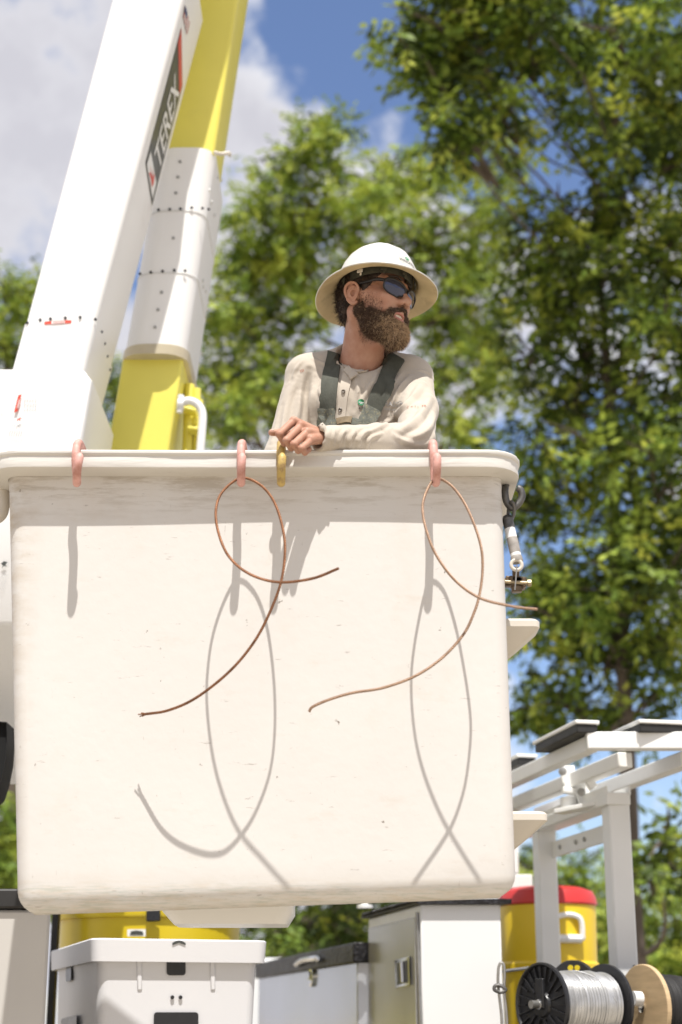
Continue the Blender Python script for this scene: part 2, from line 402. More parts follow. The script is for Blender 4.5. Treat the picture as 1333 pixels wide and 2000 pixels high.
# ------------------------------------------------------------------ stranded copper wires
M['copper'] = material('bright_copper', (.37, .24, .16), .45, metal=.45, var=.15, vscale=60)
M['copperdark'] = material('tarnished_copper', (.30, .14, .07), .45, metal=.6, var=.25, vscale=50)
def wire(pts, mat, label, fray=0):
    c = spline([tuple(P(x, y, 3.6 - d)) for x, y, d in pts], 26)
    V = [Vector(p) for p in c]; n = len(V)
    T = [(V[min(i + 1, n - 1)] - V[max(i - 1, 0)]).normalized() for i in range(n)]
    u = T[0].orthogonal().normalized(); L = 0; m = MB(); strands = [[] for _ in range(5)]
    for i in range(n):
        u = (u - T[i] * u.dot(T[i])).normalized(); w = T[i].cross(u)
        if i: L += (V[i] - V[i - 1]).length
        for k in range(5):
            a = L / .036 * 2 * math.pi + 2 * math.pi * k / 5
            strands[k].append(V[i] + (u * math.cos(a) + w * math.sin(a)) * .0019)
    for k, s in enumerate(strands):
        if fray:                                  # ends spring apart
            t = T[-1]; e = s[-1] + t * (.009 + .003 * (k % 3)) + (s[-1] - V[-1]).normalized() * .0022
            s.append(s[-1].lerp(e, .5) + (s[-1] - V[-1]) * .2); s.append(e)
        m.tube(s, .0014, 5)
    o = m.build('copper_wire', mat, smooth=True, sharp=80, origin=V[0]); tag(o, label, 'wire', 'stranded copper wires hung on hooks')
wire([(662, 1110, .29), (610, 1130, .265), (545, 1137, .235), (490, 1122, .215), (450, 1090, .19), (429, 1047, .168), (422, 1000, .148), (434, 962, .12), (470, 934, .095), (506, 945, .097), (533, 975, .11), (550, 1020, .13), (557, 1070, .15), (551, 1130, .16), (530, 1190, .162), (498, 1252, .158), (450, 1310, .150), (385, 1362, .122), (330, 1387, .095), (283, 1395, .06)],
     M['copperdark'], 'dark stranded copper wire curling from the pink hook near the man\'s hand', fray=1)
wire([(1050, 1190, .27), (1000, 1184, .247), (938, 1168, .218), (890, 1134, .2), (853, 1085, .185), (833, 1035, .17), (826, 990, .148), (836, 955, .118), (853, 935, .096), (880, 947, .096), (905, 978, .11), (925, 1020, .127), (940, 1068, .142), (943, 1112, .147), (937, 1162, .157), (925, 1200, .163), (905, 1240, .166), (865, 1284, .172), (812, 1320, .185), (750, 1343, .19), (690, 1353, .19), (645, 1366, .186), (612, 1380, .182), (604, 1390, .18)],
     M['copper'], 'bright stranded copper wire curling from the hook at the right of the rim')

# ------------------------------------------------------------------ side hook and clamp tool on the right wall
def PP(px, py, Y=3.66): return P(px, py, Y)
m_ = MB()
m_.tube(spline([PP(1000, 915, 3.740), PP(992, 935, 3.700), PP(987, 958), PP(990, 980), PP(1001, 992), PP(1013, 984), PP(1020, 970), PP(1017, 957), PP(1010, 953)], 8), .0085, 14)
m_.box((XT1 - .004, 3.670, PP(0, 940).z), (XT1 + .012, 3.77, PP(0, 905).z))
o = m_.build('pigtail_hook', M['darksteel'], bucket, smooth=True, sharp=50); tag(o, 'dark steel pigtail hook on the right wall')
tool = tag(empty('grounding_clamp', PP(1006, 1100)), 'short striped tool with metal clamp hanging off the bucket side', 'clamp tool')
m_ = MB()
ring_p = [PP(1000, 980, 3.645), PP(1005, 990, 3.652), PP(1003, 1008, 3.660), PP(996, 1018, 3.660), PP(993, 1005, 3.670), PP(995, 988, 3.665)]
m_.tube(spline(ring_p, 6, closed=True), .0042, 10, closed=True)
m_.build('link', M['darksteel'], tool, smooth=True, sharp=60)
A_ = PP(990, 1006); B_ = PP(1011, 1098, 3.640)
def on(t): return A_.lerp(B_, t)
m_ = MB(); ax = (B_ - A_)
Lr = ax.length
m_.lathe([(.004, 0), (.0105, .004), (.0135, .012), (.0142, .10 * Lr), (.0128, .14 * Lr), (.0128, .30 * Lr)], A_, ax, 20, 0)
m_.lathe([(.0125, .30 * Lr), (.0125, .50 * Lr)], A_, ax, 20, 1, cap=False)
m_.lathe([(.0127, .50 * Lr), (.013, .52 * Lr), (.013, .80 * Lr), (.0128, .82 * Lr)], A_, ax, 20, 2, cap=False)
m_.lathe([(.0125, .82 * Lr), (.0125, .88 * Lr)], A_, ax, 20, 1, cap=False)
m_.lathe([(.0128, .88 * Lr), (.0138, .9 * Lr), (.0142, .99 * Lr), (.0135, 1.0 * Lr)], A_, ax, 20, 2)
m_.build('barrel', [M['darksteel'], M['white'], material('grey_tape', (.36, .33, .30), .6, var=.2, vscale=50)], tool, smooth=True, sharp=40)
m_ = MB(); c = PP(1009, 1104, 3.635)
m_.tube([c + Vector((math.cos(a) * .0125, -.003, math.sin(a) * .0125)) for a in [2 * math.pi * k / 20 for k in range(20)]], .0045, 8, closed=True)
m_.build('end_ring', M['cream'], tool, smooth=True, sharp=60)
M['brass'] = material('tarnished_brass', (.17, .12, .075), .42, metal=.6, var=.3, vscale=60, bump=.0006, bscale=200)
m_ = MB(); z0 = PP(0, 1156).z; 
m_.bar(PP(1008, 1108), PP(1008, 1136), .016, .014, up=(0, 1, 0)); m_.bar(PP(1008, 1128), PP(1010, 1157), .024, .022, up=(0, 1, 0))
m_.bar(PP(987, 1136), PP(1028, 1139), .022, .024); m_.bar(PP(996, 1128), PP(1001, 1146), .008, .036, up=(0, 1, 0)); m_.bar(PP(1020, 1130), PP(1024, 1150), .008, .034, up=(0, 1, 0))
m_.build('clamp_jaw', M['brass'], tool, bevel=.002)
m_ = MB(); m_.tube([PP(983, 1136, 3.645), PP(1034, 1139, 3.645)], .0045, 10); m_.lathe([(.006, -.005), (.0085, -.004), (.0085, .004), (.006, .005)], PP(1034, 1139, 3.645), (1, 0, 0), 8); m_.lathe([(.006, -.004), (.008, -.003), (.008, .003)], PP(984, 1136, 3.645), (1, 0, 0), 6)
m_.build('bolt', material('dull_brass', (.42, .34, .22), .4, metal=.7), tool, smooth=True, sharp=40)
m_ = MB(); m_.tube([PP(1010, 1104, 3.625), PP(1008, 1130, 3.625), PP(1006, 1152, 3.630)], .0017, 6); m_.build('pin', M['steel'], tool, smooth=True)
# ------------------------------------------------------------------ implicit modelling (smooth unions on a grid, meshed with surface nets)
class Field:
    def __init__(s, lo, hi, h):
        s.h = h; s.lo = np.array(lo, float); n = np.ceil((np.array(hi, float) - s.lo) / h).astype(int) + 1
        s.n = n; s.F = np.full(n, 1.0, dtype=np.float32)
        s.ax = [(s.lo[i] + h * np.arange(n[i])).astype(np.float32) for i in range(3)]
    def _sl(s, lo, hi):
        a = np.maximum(np.floor((np.array(lo) - s.lo) / s.h).astype(int), 0); b = np.minimum(np.ceil((np.array(hi) - s.lo) / s.h).astype(int) + 1, s.n)
        if (b <= a).any(): return None
        sl = tuple(slice(a[i], b[i]) for i in range(3))
        X = s.ax[0][sl[0]][:, None, None]; Y = s.ax[1][sl[1]][None, :, None]; Z = s.ax[2][sl[2]][None, None, :]
        return sl, X, Y, Z
    def _op(s, sl, d, k, mode):
        A = s.F[sl]
        if mode == 'sub': 
            d = -d; h = np.clip(.5 + .5 * (d - A) / k, 0, 1); s.F[sl] = A + (d - A) * h + k * h * (1 - h)
        else:
            h = np.clip(.5 + .5 * (A - d) / k, 0, 1); s.F[sl] = A * (1 - h) + d * h - k * h * (1 - h)
    def cap(s, a, b, ra, rb=None, k=.01, mode='add', flat=None):
        """tapered limb; flat=(axis vector, factor) squashes it across one direction"""
        rb = ra if rb is None else rb; a = np.array(a, float); b = np.array(b, float); R = max(ra, rb) * 1.6 + k * 1.5 + .012
        q = s._sl(np.minimum(a, b) - R, np.maximum(a, b) + R)
        if q is None: return s
        sl, X, Y, Z = q; ab = b - a; L2 = float(ab @ ab) + 1e-12
        px, py, pz = X - a[0], Y - a[1], Z - a[2]
        t = np.clip((px * ab[0] + py * ab[1] + pz * ab[2]) / L2, 0, 1)
        qx, qy, qz = px - t * ab[0], py - t * ab[1], pz - t * ab[2]
        if flat is not None:
            f, w = np.array(flat[0], float), flat[1]; f = f / np.linalg.norm(f)
            e = (qx * f[0] + qy * f[1] + qz * f[2]) * (1 / w - 1)
            qx, qy, qz = qx + e * f[0], qy + e * f[1], qz + e * f[2]
        d = np.sqrt(qx * qx + qy * qy + qz * qz) - (ra + (rb - ra) * t)
        s._op(sl, d.astype(np.float32), k, mode); return s
    def poly(s, pts, rad, k=.01, mode='add'):
        for i in range(len(pts) - 1):
            r0 = rad[i] if isinstance(rad, (list, tuple)) else rad; r1 = rad[i + 1] if isinstance(rad, (list, tuple)) else rad
            s.cap(pts[i], pts[i + 1], r0, r1, k, mode)
        return s
    def ell(s, c, r, k=.01, mode='add', rot=None):
        c = np.array(c, float); r = np.array(r, float); R = max(r) + k * 1.5 + .012
        q = s._sl(c - R, c + R)
        if q is None: return s
        sl, X, Y, Z = q; px, py, pz = X - c[0], Y - c[1], Z - c[2]
        if rot is not None:
            Rm = np.array(rot)   # columns: local axes
            px, py, pz = (px * Rm[0, i] + py * Rm[1, i] + pz * Rm[2, i] for i in range(3))
        k0 = np.sqrt((px / r[0]) ** 2 + (py / r[1]) ** 2 + (pz / r[2]) ** 2) + 1e-9
        k1 = np.sqrt((px / r[0] ** 2) ** 2 + (py / r[1] ** 2) ** 2 + (pz / r[2] ** 2) ** 2) + 1e-9
        s._op(sl, (k0 * (k0 - 1) / k1).astype(np.float32), k, mode); return s
    def mesh(s, smooth=2):
        F = s.F; n = F.shape; ins = F < 0
        c = np.zeros((n[0] - 1, n[1] - 1, n[2] - 1), np.int8)
        for i in (0, 1):
            for j in (0, 1):
                for k in (0, 1): c += ins[i:n[0] - 1 + i, j:n[1] - 1 + j, k:n[2] - 1 + k]
        act = (c > 0) & (c < 8); idx = np.full(act.shape, -1, np.int64); I = np.argwhere(act); idx[act] = np.arange(len(I))
        acc = np.zeros((len(I), 3)); cnt = np.zeros(len(I))
        for ax in range(3):
            o = [0, 1, 2]; o.remove(ax)
            for a in (0, 1):
                for b in (0, 1):
                    p = I.copy(); p[:, o[0]] += a; p[:, o[1]] += b; q = p.copy(); q[:, ax] += 1
                    f0 = F[p[:, 0], p[:, 1], p[:, 2]].astype(float); f1 = F[q[:, 0], q[:, 1], q[:, 2]].astype(float)
                    m = (f0 < 0) != (f1 < 0); t = np.zeros(len(I)); t[m] = f0[m] / (f0[m] - f1[m])
                    pos = p.astype(float); pos[:, ax] += t; acc[m] += pos[m]; cnt[m] += 1
        V = s.lo + acc / cnt[:, None] * s.h
        Q = []
        for ax in range(3):
            o = [(ax + 1) % 3, (ax + 2) % 3]
            a = [slice(None)] * 3; b = [slice(None)] * 3; a[ax] = slice(0, n[ax] - 1); b[ax] = slice(1, n[ax])
            m = ins[tuple(a)] != ins[tuple(b)]; E = np.argwhere(m)
            E = E[(E[:, o[0]] > 0) & (E[:, o[1]] > 0) & (E[:, o[0]] < n[o[0]] - 1) & (E[:, o[1]] < n[o[1]] - 1)]
            s0 = ins[E[:, 0], E[:, 1], E[:, 2]]; qs = []
            for d0, d1 in ((-1, -1), (0, -1), (0, 0), (-1, 0)):
                g_ = E.copy(); g_[:, o[0]] += d0; g_[:, o[1]] += d1; qs.append(idx[g_[:, 0], g_[:, 1], g_[:, 2]])
            q = np.stack(qs, 1); q[~s0] = q[~s0][:, ::-1]; Q.append(q)
        Q = np.concatenate(Q)
        for _ in range(smooth):
            acc = np.zeros_like(V); cnt = np.zeros(len(V))
            for a, b in ((0, 1), (1, 2), (2, 3), (3, 0)):
                for u, v in ((a, b), (b, a)):
                    np.add.at(acc, Q[:, u], V[Q[:, v]]); np.add.at(cnt, Q[:, u], 1)
            V = V * .5 + acc / np.maximum(cnt, 1)[:, None] * .5
        return V, Q
def vnormals(V, Q):
    N_ = np.cross(V[Q[:, 2]] - V[Q[:, 0]], V[Q[:, 3]] - V[Q[:, 1]]); out = np.zeros_like(V)
    for i in range(4): np.add.at(out, Q[:, i], N_)
    return out / (np.linalg.norm(out, axis=1, keepdims=True) + 1e-12)
def sample(V, Q, n, r):
    A = np.linalg.norm(np.cross(V[Q[:, 2]] - V[Q[:, 0]], V[Q[:, 3]] - V[Q[:, 1]]), axis=1)
    i = r.choice(len(Q), n, p=A / A.sum()); u = r.random((n, 1)); v = r.random((n, 1)); q = Q[i]
    p = (V[q[:, 0]] * (1 - u) + V[q[:, 1]] * u) * (1 - v) + (V[q[:, 3]] * (1 - u) + V[q[:, 2]] * u) * v
    nn = np.cross(V[q[:, 2]] - V[q[:, 0]], V[q[:, 3]] - V[q[:, 1]]); return p, nn / (np.linalg.norm(nn, axis=1, keepdims=True) + 1e-12)
def strands(p, d, length, width, curl, r, seg=4, droop=None):
    """ribbons of hair; p roots, d start directions"""
    n = len(p); V = []; cur = p.copy(); dirn = d.copy(); side = np.cross(d, r.normal(size=(n, 3))); side /= np.linalg.norm(side, axis=1, keepdims=True) + 1e-9
    ph = r.random(n) * 6.28; cv = r.normal(size=(n, 3)) * curl
    for i in range(seg + 1):
        w = width * (1 - .75 * i / seg)
        V += [cur - side * w / 2, cur + side * w / 2]
        dirn = dirn + cv * .5 + r.normal(size=(n, 3)) * curl * .35
        if droop is not None: dirn = dirn + droop
        dirn /= np.linalg.norm(dirn, axis=1, keepdims=True) + 1e-9
        cur = cur + dirn * (length / seg)[:, None]
    V = np.stack(V, 1); k = 2 * (seg + 1); base = np.arange(n)[:, None] * k
    F = np.concatenate([base + np.array([[2 * i, 2 * i + 1, 2 * i + 3, 2 * i + 2]]) for i in range(seg)])
    return V.reshape(-1, 3), F

# ------------------------------------------------------------------ the lineman
FLOOR = zbot(P(705, 800, 3.92).x + .1) + .055 * .42 / .58 + .014
person = tag(empty('person', (P(705, 800, 3.92).x, 3.95, FLOOR)), 'bearded man in white hard hat and sunglasses leaning on the bucket rim, looking aside', 'person')
YAW = math.radians(54)
HC = P(724, 598, 3.86)
r0 = Vector((-math.cos(YAW), -math.sin(YAW), 0)); f0 = Vector((math.sin(YAW), -math.cos(YAW), 0)); u0 = Vector((0, 0, 1))
HM = Matrix((r0, f0, u0)).transposed()            # columns: his right, forward, up
HM = HM @ Matrix.Rotation(math.radians(-6), 3, 'X') @ Matrix.Rotation(math.radians(-3), 3, 'Y')
HMn = np.array(HM)
def toworld(V): return V @ HMn.T + np.array(HC)
def hl(x, y, z): return HC + HM @ Vector((x, y, z))
def tolocal(p): return np.array(HM.transposed() @ (Vector(p) - HC))
NECK = P(704, 722, 3.93)
# --- head and neck, in head space
H = Field((-.13, -.13, -.30), (.13, .145, .165), .0021)
nk = tolocal(NECK); nk2 = tolocal(P(697, 760, 3.95))
H.ell((0, -.006, .058), (.076, .096, .086), .01)
H.ell((0, .035, -.005), (.064, .062, .085), .02)
for s in (-1, 1):
    H.cap((s * .056, .004, -.045), (s * .020, .076, -.082), .021, .018, .02)
    H.cap((s * .062, .022, .004), (s * .043, .079, -.004), .014, .014, .018)      # cheekbone
    H.cap((s * .046, .076, .045), (s * .010, .094, .042), .009, .010, .012)        # brow
    H.cap((s * .028, .088, -.012), (s * .036, .082, -.034), .012, .010, .016)      # smiling cheek
H.ell((0, .074, -.086), (.024, .022, .020), .015)
H.ell((0, .080, -.045), (.030, .022, .026), .014)
for s in (-1, 1): H.ell((s * .032, .101, .024), (.017, .013, .012), .012, 'sub')
for s in (-1, 1):
    H.ell((s * .031, .078, .024), (.0125, .0125, .0125), .002)
    H.cap((s * .044, .081, .029), (s * .020, .086, .031), .0045, .0045, .004)
H.cap((0, .092, .032), (0, .113, -.002), .0075, .010, .012)
H.ell((0, .1165, -.008), (.0125, .012, .011), .008)
for s in (-1, 1): H.ell((s * .0145, .1045, -.013), (.0085, .0105, .0085), .007)
for s in (-1, 1): H.cap((s * .0075, .112, -.024), (s * .0065, .112, -.015), .0042, .003, .003, 'sub')
H.cap((-.025, .087, -.046), (0, .1015, -.0385), .0045, .0062, .006); H.cap((.025, .087, -.046), (0, .1015, -.0385), .0045, .0062, .006)
H.cap((-.024, .086, -.052), (0, .0985, -.060), .0045, .0068, .006); H.cap((.024, .086, -.052), (0, .0985, -.060), .0045, .0068, .006)
H.ell((0, .114, -.0485), (.0270, .022, .0068), .003, 'sub')                        # open mouth
H.cap((0, -.010, -.035), nk, .050, .055, .03)
H.cap(nk, nk2, .054, .072, .02)
for s in (-1, 1):
    H.cap((s * .055, -.012, -.035), (nk[0] + s * .018, nk[1] + .042, nk[2] - .005), .012, .010, .02)
H.cap((0, .045, -.105), (nk[0], nk[1] + .040, nk[2] + .03), .018, .013, .03)
hv, hq = H.mesh(2); headV = toworld(hv)
nhead = len(hq)
def ear(s):
    E = Field((min(s * .062, s * .104), -.030, -.045), (max(s * .062, s * .104), .030, .045), .0010)
    E.cap((s * .068, .006, -.002), (s * .078, .004, -.002), .015, .013, .006)
    E.ell((s * .0820, .002, .001), (.0060, .0190, .0300), .004); E.ell((s * .0870, -.004, .008), (.0050, .0140, .0230), .004)
    hx = spline([(s * .0790, .019, .004), (s * .0845, .0195, .018), (s * .0890, .011, .0295), (s * .0925, -.004, .0320), (s * .0945, -.0155, .0220), (s * .0935, -.0190, .0060), (s * .0890, -.0145, -.0110), (s * .0830, -.0040, -.0260), (s * .0790, .0080, -.0320), (s * .0770, .0150, -.0250)], 4)
    n = len(hx); E.poly(hx, [.0030 + .0009 * math.sin(math.pi * i / n) + (.0022 if n * .68 < i < n * .93 else 0) for i in range(n)], .0016)
    ah = spline([(s * .0870, .0060, .0200), (s * .0895, -.0050, .0150), (s * .0900, -.0095, .0040), (s * .0880, -.0065, -.0080), (s * .0850, .0020, -.0155)], 4)
    E.poly(ah, .0030, .0018)
    E.ell((s * .0880, .0060, -.0020), (.0085, .0070, .0105), .0018, 'sub')
    E.cap((s * .0800, .0165, .000), (s * .0815, .0155, -.0085), .0042, .0040, .0025)
    v_, q_ = E.mesh(1); c_ = np.array([s * .078, .004, 0]); return c_ + (v_ - c_) * np.array([1, .86, .86]), q_
for s in (-1, 1):
    ev, eq = ear(s); hq = np.concatenate([hq, eq + len(headV)]); headV = np.concatenate([headV, toworld(ev)])
# --- his left hand, a loose fist on the rim, and the hidden right one
HY = -.030
def hand(F, W, mcp, pip, dip, tip, th, k=.004):
    pal = [np.array(W)]
    for i in range(4):
        F.cap(W, mcp[i], .0135, .0105, .009)
        F.cap(mcp[i], pip[i], .0098 - .0006 * (i == 3), .0083 - .0008 * (i == 3), .0012)
        F.ell(mcp[i], (.0108,) * 3, .003); F.ell(pip[i], (.0091 - .0007 * (i == 3),) * 3, .0015)
        F.cap(pip[i], dip[i], .0086 - .0008 * (i == 3), .0078 - .0006 * (i == 3), .002)
        F.cap(dip[i], tip[i], .0078 - .0006 * (i == 3), .0068, .002)
    F.cap(W, th[0], .0135, .014, .009); F.cap(th[0], th[1], .0140, .0105, .008); F.cap(th[1], th[2], .0104, .0098, .004); F.cap(th[2], th[3], .0098, .0078, .003)
WR = P(644, 856, 3.552)
mcp = [P(574, 823, 3.530), P(588, 832, 3.513), P(600, 845, 3.505), P(608, 860, 3.502)]
pip = [P(546, 848, 3.497), P(560, 860, 3.476), P(574, 868, 3.470), P(589, 876, 3.472)]
dip = [P(556, 866, 3.518), P(569, 875, 3.500), P(583, 880, 3.494), P(596, 884, 3.494)]
tip = [P(570, 866, 3.538), P(582, 873, 3.522), P(594, 876, 3.515), P(604, 878, 3.512)]
th = [P(596, 850, 3.560), P(572, 850, 3.560), P(552, 845, 3.548), P(531, 845, 3.535)]
lo = np.min([np.array(q) for q in mcp + pip + dip + tip + th + [WR]], 0) - .035; hi = np.max([np.array(q) for q in mcp + pip + dip + tip + th + [WR]], 0) + .035
hi[0] += .05
HF = Field(lo, hi, .0013)
hand(HF, WR, mcp, pip, dip, tip, th)
for i in range(4):                                                                   # tendons to the knuckles
    HF.cap(np.array(mcp[i]) + [0, -.006, .004], np.array(WR) * .45 + np.array(mcp[i]) * .55 + [0, -.008, .004], .0035, .003, .008)
HF.cap(P(634, 855, 3.545), P(664, 856, 3.565), .0175, .017, .006)
kv, kq = HF.mesh(1)
# core of the body under the clothes (one continuous figure with the hidden right arm)
SR = P(596, 735, 3.945); SLf = P(806, 739, 3.945); ER = P(551, 900, 3.90); EL = P(812, 866, 3.70); WR_R = P(640, 960, 3.76)
HIP = Vector((NECK.x + .01, 3.99, 2.62 + ZR - 2.88)); 
B = Field((NECK.x - .36, 3.5, FLOOR - .02), (NECK.x + .36, 4.2, NECK.z + .08), .006)
chest = np.array(P(703, 850, 3.96))
B.ell(chest, (.120, .078, .18), .04); B.cap(SR, SLf, .032, .032, .05); B.cap(NECK, chest, .05, .07, .04)
B.ell(HIP, (.15, .10, .12), .05); B.cap(chest, HIP, .10, .12, .05)
B.cap(SR, ER, .034, .030, .03); B.cap(ER, WR_R, .034, .024, .02); B.cap(WR_R, WR_R + Vector((.09, -.02, -.02)), .026, .02, .02)
EM = P(818, 800, 3.84); E2 = P(812, 862, 3.71); E3 = P(740, 861, 3.645)
B.cap(SLf, EM, .036, .032, .02); B.cap(EM, E2, .032, .030, .02); B.cap(E2, E3, .028, .025, .02); B.cap(E3, WR, .025, .018, .02)
bv, bq = B.mesh(2)
# hidden right hand: the left one mirrored about the forearm and dropped inside the bucket
kv2 = kv.copy(); kv2[:, 0] = -(kv2[:, 0] - WR[0]) + WR_R[0]; kv2[:, 1] += WR_R[1] - WR[1]; kv2[:, 2] += WR_R[2] - WR[2]
M['skin'] = material('tanned_skin', (.46, .255, .175), .55, var=.10, vscale=38, bump=.0006, bscale=420, color2=(.38, .175, .11), sss=.05, dirt=((.34, .14, .085), 70, .54, .74, .45))
allV = np.concatenate([headV, kv, bv, kv2]); o1 = len(headV); o2 = o1 + len(kv); o3 = o2 + len(bv)
allQ = np.concatenate([hq, kq + o1, bq + o2, kq[:, ::-1] + o3])
body = mesh_obj('body', allV, allQ, M['skin'], person, True); 
# nails
m_ = MB()
m_.lathe([(.0005, 0), (.004, .0006), (.0046, .0002)], np.array(th[3]) + [.001, -.0045, .0055], (-.1, -.62, .7), 12)
m_.build('thumbnail', material('fingernail', (.66, .42, .33), .3, var=.03), body, smooth=True)
# teeth
m_ = MB(); rg = []
for k in range(13):
    x = lerp(-.021, .021, k / 12); y = .0985 - 15 * x * x; j = .0006 * (k % 2)
    rg.append([Vector(hl(x, y + j, -.0405)), Vector(hl(x, y + j, -.0495)), Vector(hl(x, y - .004, -.0495)), Vector(hl(x, y - .004, -.0405))])
m_.rings(rg); m_.build('teeth', material('teeth_enamel', (.75, .70, .58), .25, var=.05), body, smooth=True, sharp=40)

M['lip'] = material('lip_skin', (.50, .21, .17), .4, var=.05)
for z_, dz, r_ in ((-.0405, .003, .0034), (-.0575, -.004, .0042)):
    m_ = MB(); m_.tube(spline([hl(-.027, .0885, -.0475), hl(-.015, .0985, z_ - dz * .4), hl(0, .1035, z_), hl(.015, .0985, z_ - dz * .4), hl(.027, .0885, -.0475)], 6), [.0015, .002, .0026] + [r_] * 19 + [.0026, .002, .0015], 10); m_.build('lip', M['lip'], body, smooth=True)
# --- beard
BF = Field((-.10, -.03, -.17), (.10, .135, .03), .0022)
for s in (-1, 1):
    BF.cap((s * .063, .024, -.018), (s * .065, .016, -.042), .003, .010, .01)
    BF.cap((s * .066, .014, -.042), (s * .050, .040, -.080), .013, .017, .015)
    BF.cap((s * .050, .040, -.080), (s * .016, .084, -.098), .017, .019, .02)
    BF.cap((s * .058, .045, -.046), (s * .038, .080, -.064), .010, .012, .015)
    BF.cap((s * .006, .108, -.030), (s * .032, .092, -.045), .0062, .008, .005)     # moustache
    BF.cap((s * .032, .092, -.045), (s * .038, .082, -.066), .009, .011, .01)
    BF.cap((s * .043, .046, -.090), (s * .014, .082, -.100), .016, .016, .02)
BF.ell((0, .092, -.090), (.036, .027, .032), .018); BF.ell((0, .088, -.102), (.028, .026, .020), .018)
BF.cap((-.020, .094, -.074), (.020, .094, -.074), .0085, .0085, .01)
BF.ell((0, .115, -.049), (.030, .026, .0145), .004, 'sub')
nv0, nq0 = BF.mesh(2)
M['beard'] = material('brown_beard', (.075, .043, .027), .75, var=.25, vscale=80, bump=.002, bscale=260)
M['beardhair'] = material('beard_hair', (.12, .068, .040), .5, var=.25, vscale=90)
M['beardgoldlit'] = material('sunlit_golden_beard_hair', (.62, .44, .27), .45, var=.2, vscale=90)  # golden front hair, its colour lightened for the sun falling there
beard = mesh_obj('beard', toworld(nv0), nq0, M['beard'], body, True)
r1 = np.random.default_rng(3)
p, n = sample(nv0, nq0, 34000, r1); keep = (n[:, 1] > -.6) & (p[:, 1] > .0); p, n = p[keep], n[keep]
mouth = (np.abs(p[:, 0]) < .027) & (np.abs(p[:, 2] + .049) < .012); p, n = p[~mouth], n[~mouth]
d = n * .6 + np.array([0, .15, -.75]) + r1.normal(size=p.shape) * .45; d /= np.linalg.norm(d, axis=1, keepdims=True)
ln = .005 + .008 * r1.random(len(p)) * np.clip((-.02 - p[:, 2]) / .07, .25, 1.15)
ln[(p[:, 2] > -.052) & (np.abs(p[:, 0]) < .036)] *= .45
sv, sf = strands(p, d, ln, .00085, .38, r1)
gold = np.clip((p[:, 1] - .052) / .045, 0, 1) * np.clip((-.045 - p[:, 2]) / .03, 0, 1) * np.clip((.15 + p[:, 2]) / .06, .15, 1) 
gi = (r1.random(len(p)) < gold * 1.05 + .06).astype(int)
fm = np.tile(gi, 4)
mesh_obj('beard_hair', toworld(sv), sf, [M['beardhair'], M['beardgoldlit']], beard, True, fmat=fm)
# stubble running up the cheek and down the throat
p, n = sample(hv, hq[:nhead], 220000, r1)
reg = ((p[:, 2] < .012) & (p[:, 2] > -.115) & (p[:, 1] > .012) & (np.abs(p[:, 0]) > .030) & (p[:, 1] < .085)) | ((p[:, 2] < -.085) & (p[:, 2] > -.15) & (p[:, 1] > .0))
fade = np.clip(1 - np.abs(p[:, 2] + .055) / .062, 0, 1)
fade *= np.clip((.082 - p[:, 1]) / .035, 0, 1)
p, n, fade = p[reg], n[reg], fade[reg]; k_ = r1.random(len(p)) < fade * .95; p, n = p[k_], n[k_]
d = n * .5 + np.array([0, .1, -.9]) + r1.normal(size=p.shape) * .3; d /= np.linalg.norm(d, axis=1, keepdims=True)
sv, sf = strands(p, d, .003 + .004 * r1.random(len(p)), .0006, .25, r1, seg=2)
mesh_obj('stubble', toworld(sv), sf, M['beardhair'], beard, True)
# --- hair
HF2 = Field((-.11, -.13, -.09), (.11, .12, .17), .003)
HF2.ell((0, -.008, .058), (.080, .096, .090), .01)
HF2.ell((0, -.048, -.008), (.058, .034, .046), .02)
for s in (-1, 1): HF2.cap((s * .066, .030, .034), (s * .068, .026, .004), .012, .008, .01)
HF2.ell((0, .088, .015), (.066, .05, .05), .012, 'sub'); HF2.ell((0, .105, .05), (.062, .05, .035), .01, 'sub')
gv, gq = HF2.mesh(2)
M['hair'] = material('dark_brown_hair', (.045, .026, .016), .55, var=.3, vscale=90, bump=.002, bscale=200)
hair = mesh_obj('hair', toworld(gv), gq, M['hair'], body, True)
p, n = sample(gv, gq, 9000, r1); kk = (p[:, 2] < .05); p, n = p[kk], n[kk]
d = n * .3 + np.array([0, -.2, -.9]) + r1.normal(size=p.shape) * .4; d /= np.linalg.norm(d, axis=1, keepdims=True)
ln = np.where(p[:, 1] < -.015, .010 + .016 * r1.random(len(p)), .006 + .004 * r1.random(len(p)))
sv, sf = strands(p, d, ln, .0014, .5, r1, seg=5)
mesh_obj('hair_strands', toworld(sv), sf, M['hair'], hair, True)
m_ = MB()
for s, dd in ((1, 0), (-1, 0)):
    m_.tube([hl(s * .012, .101, .050), hl(s * .030, .099, .053), hl(s * .048, .083, .050)], [.003, .0038, .002], 8)
m_.build('eyebrows', M['hair'], hair, smooth=True)

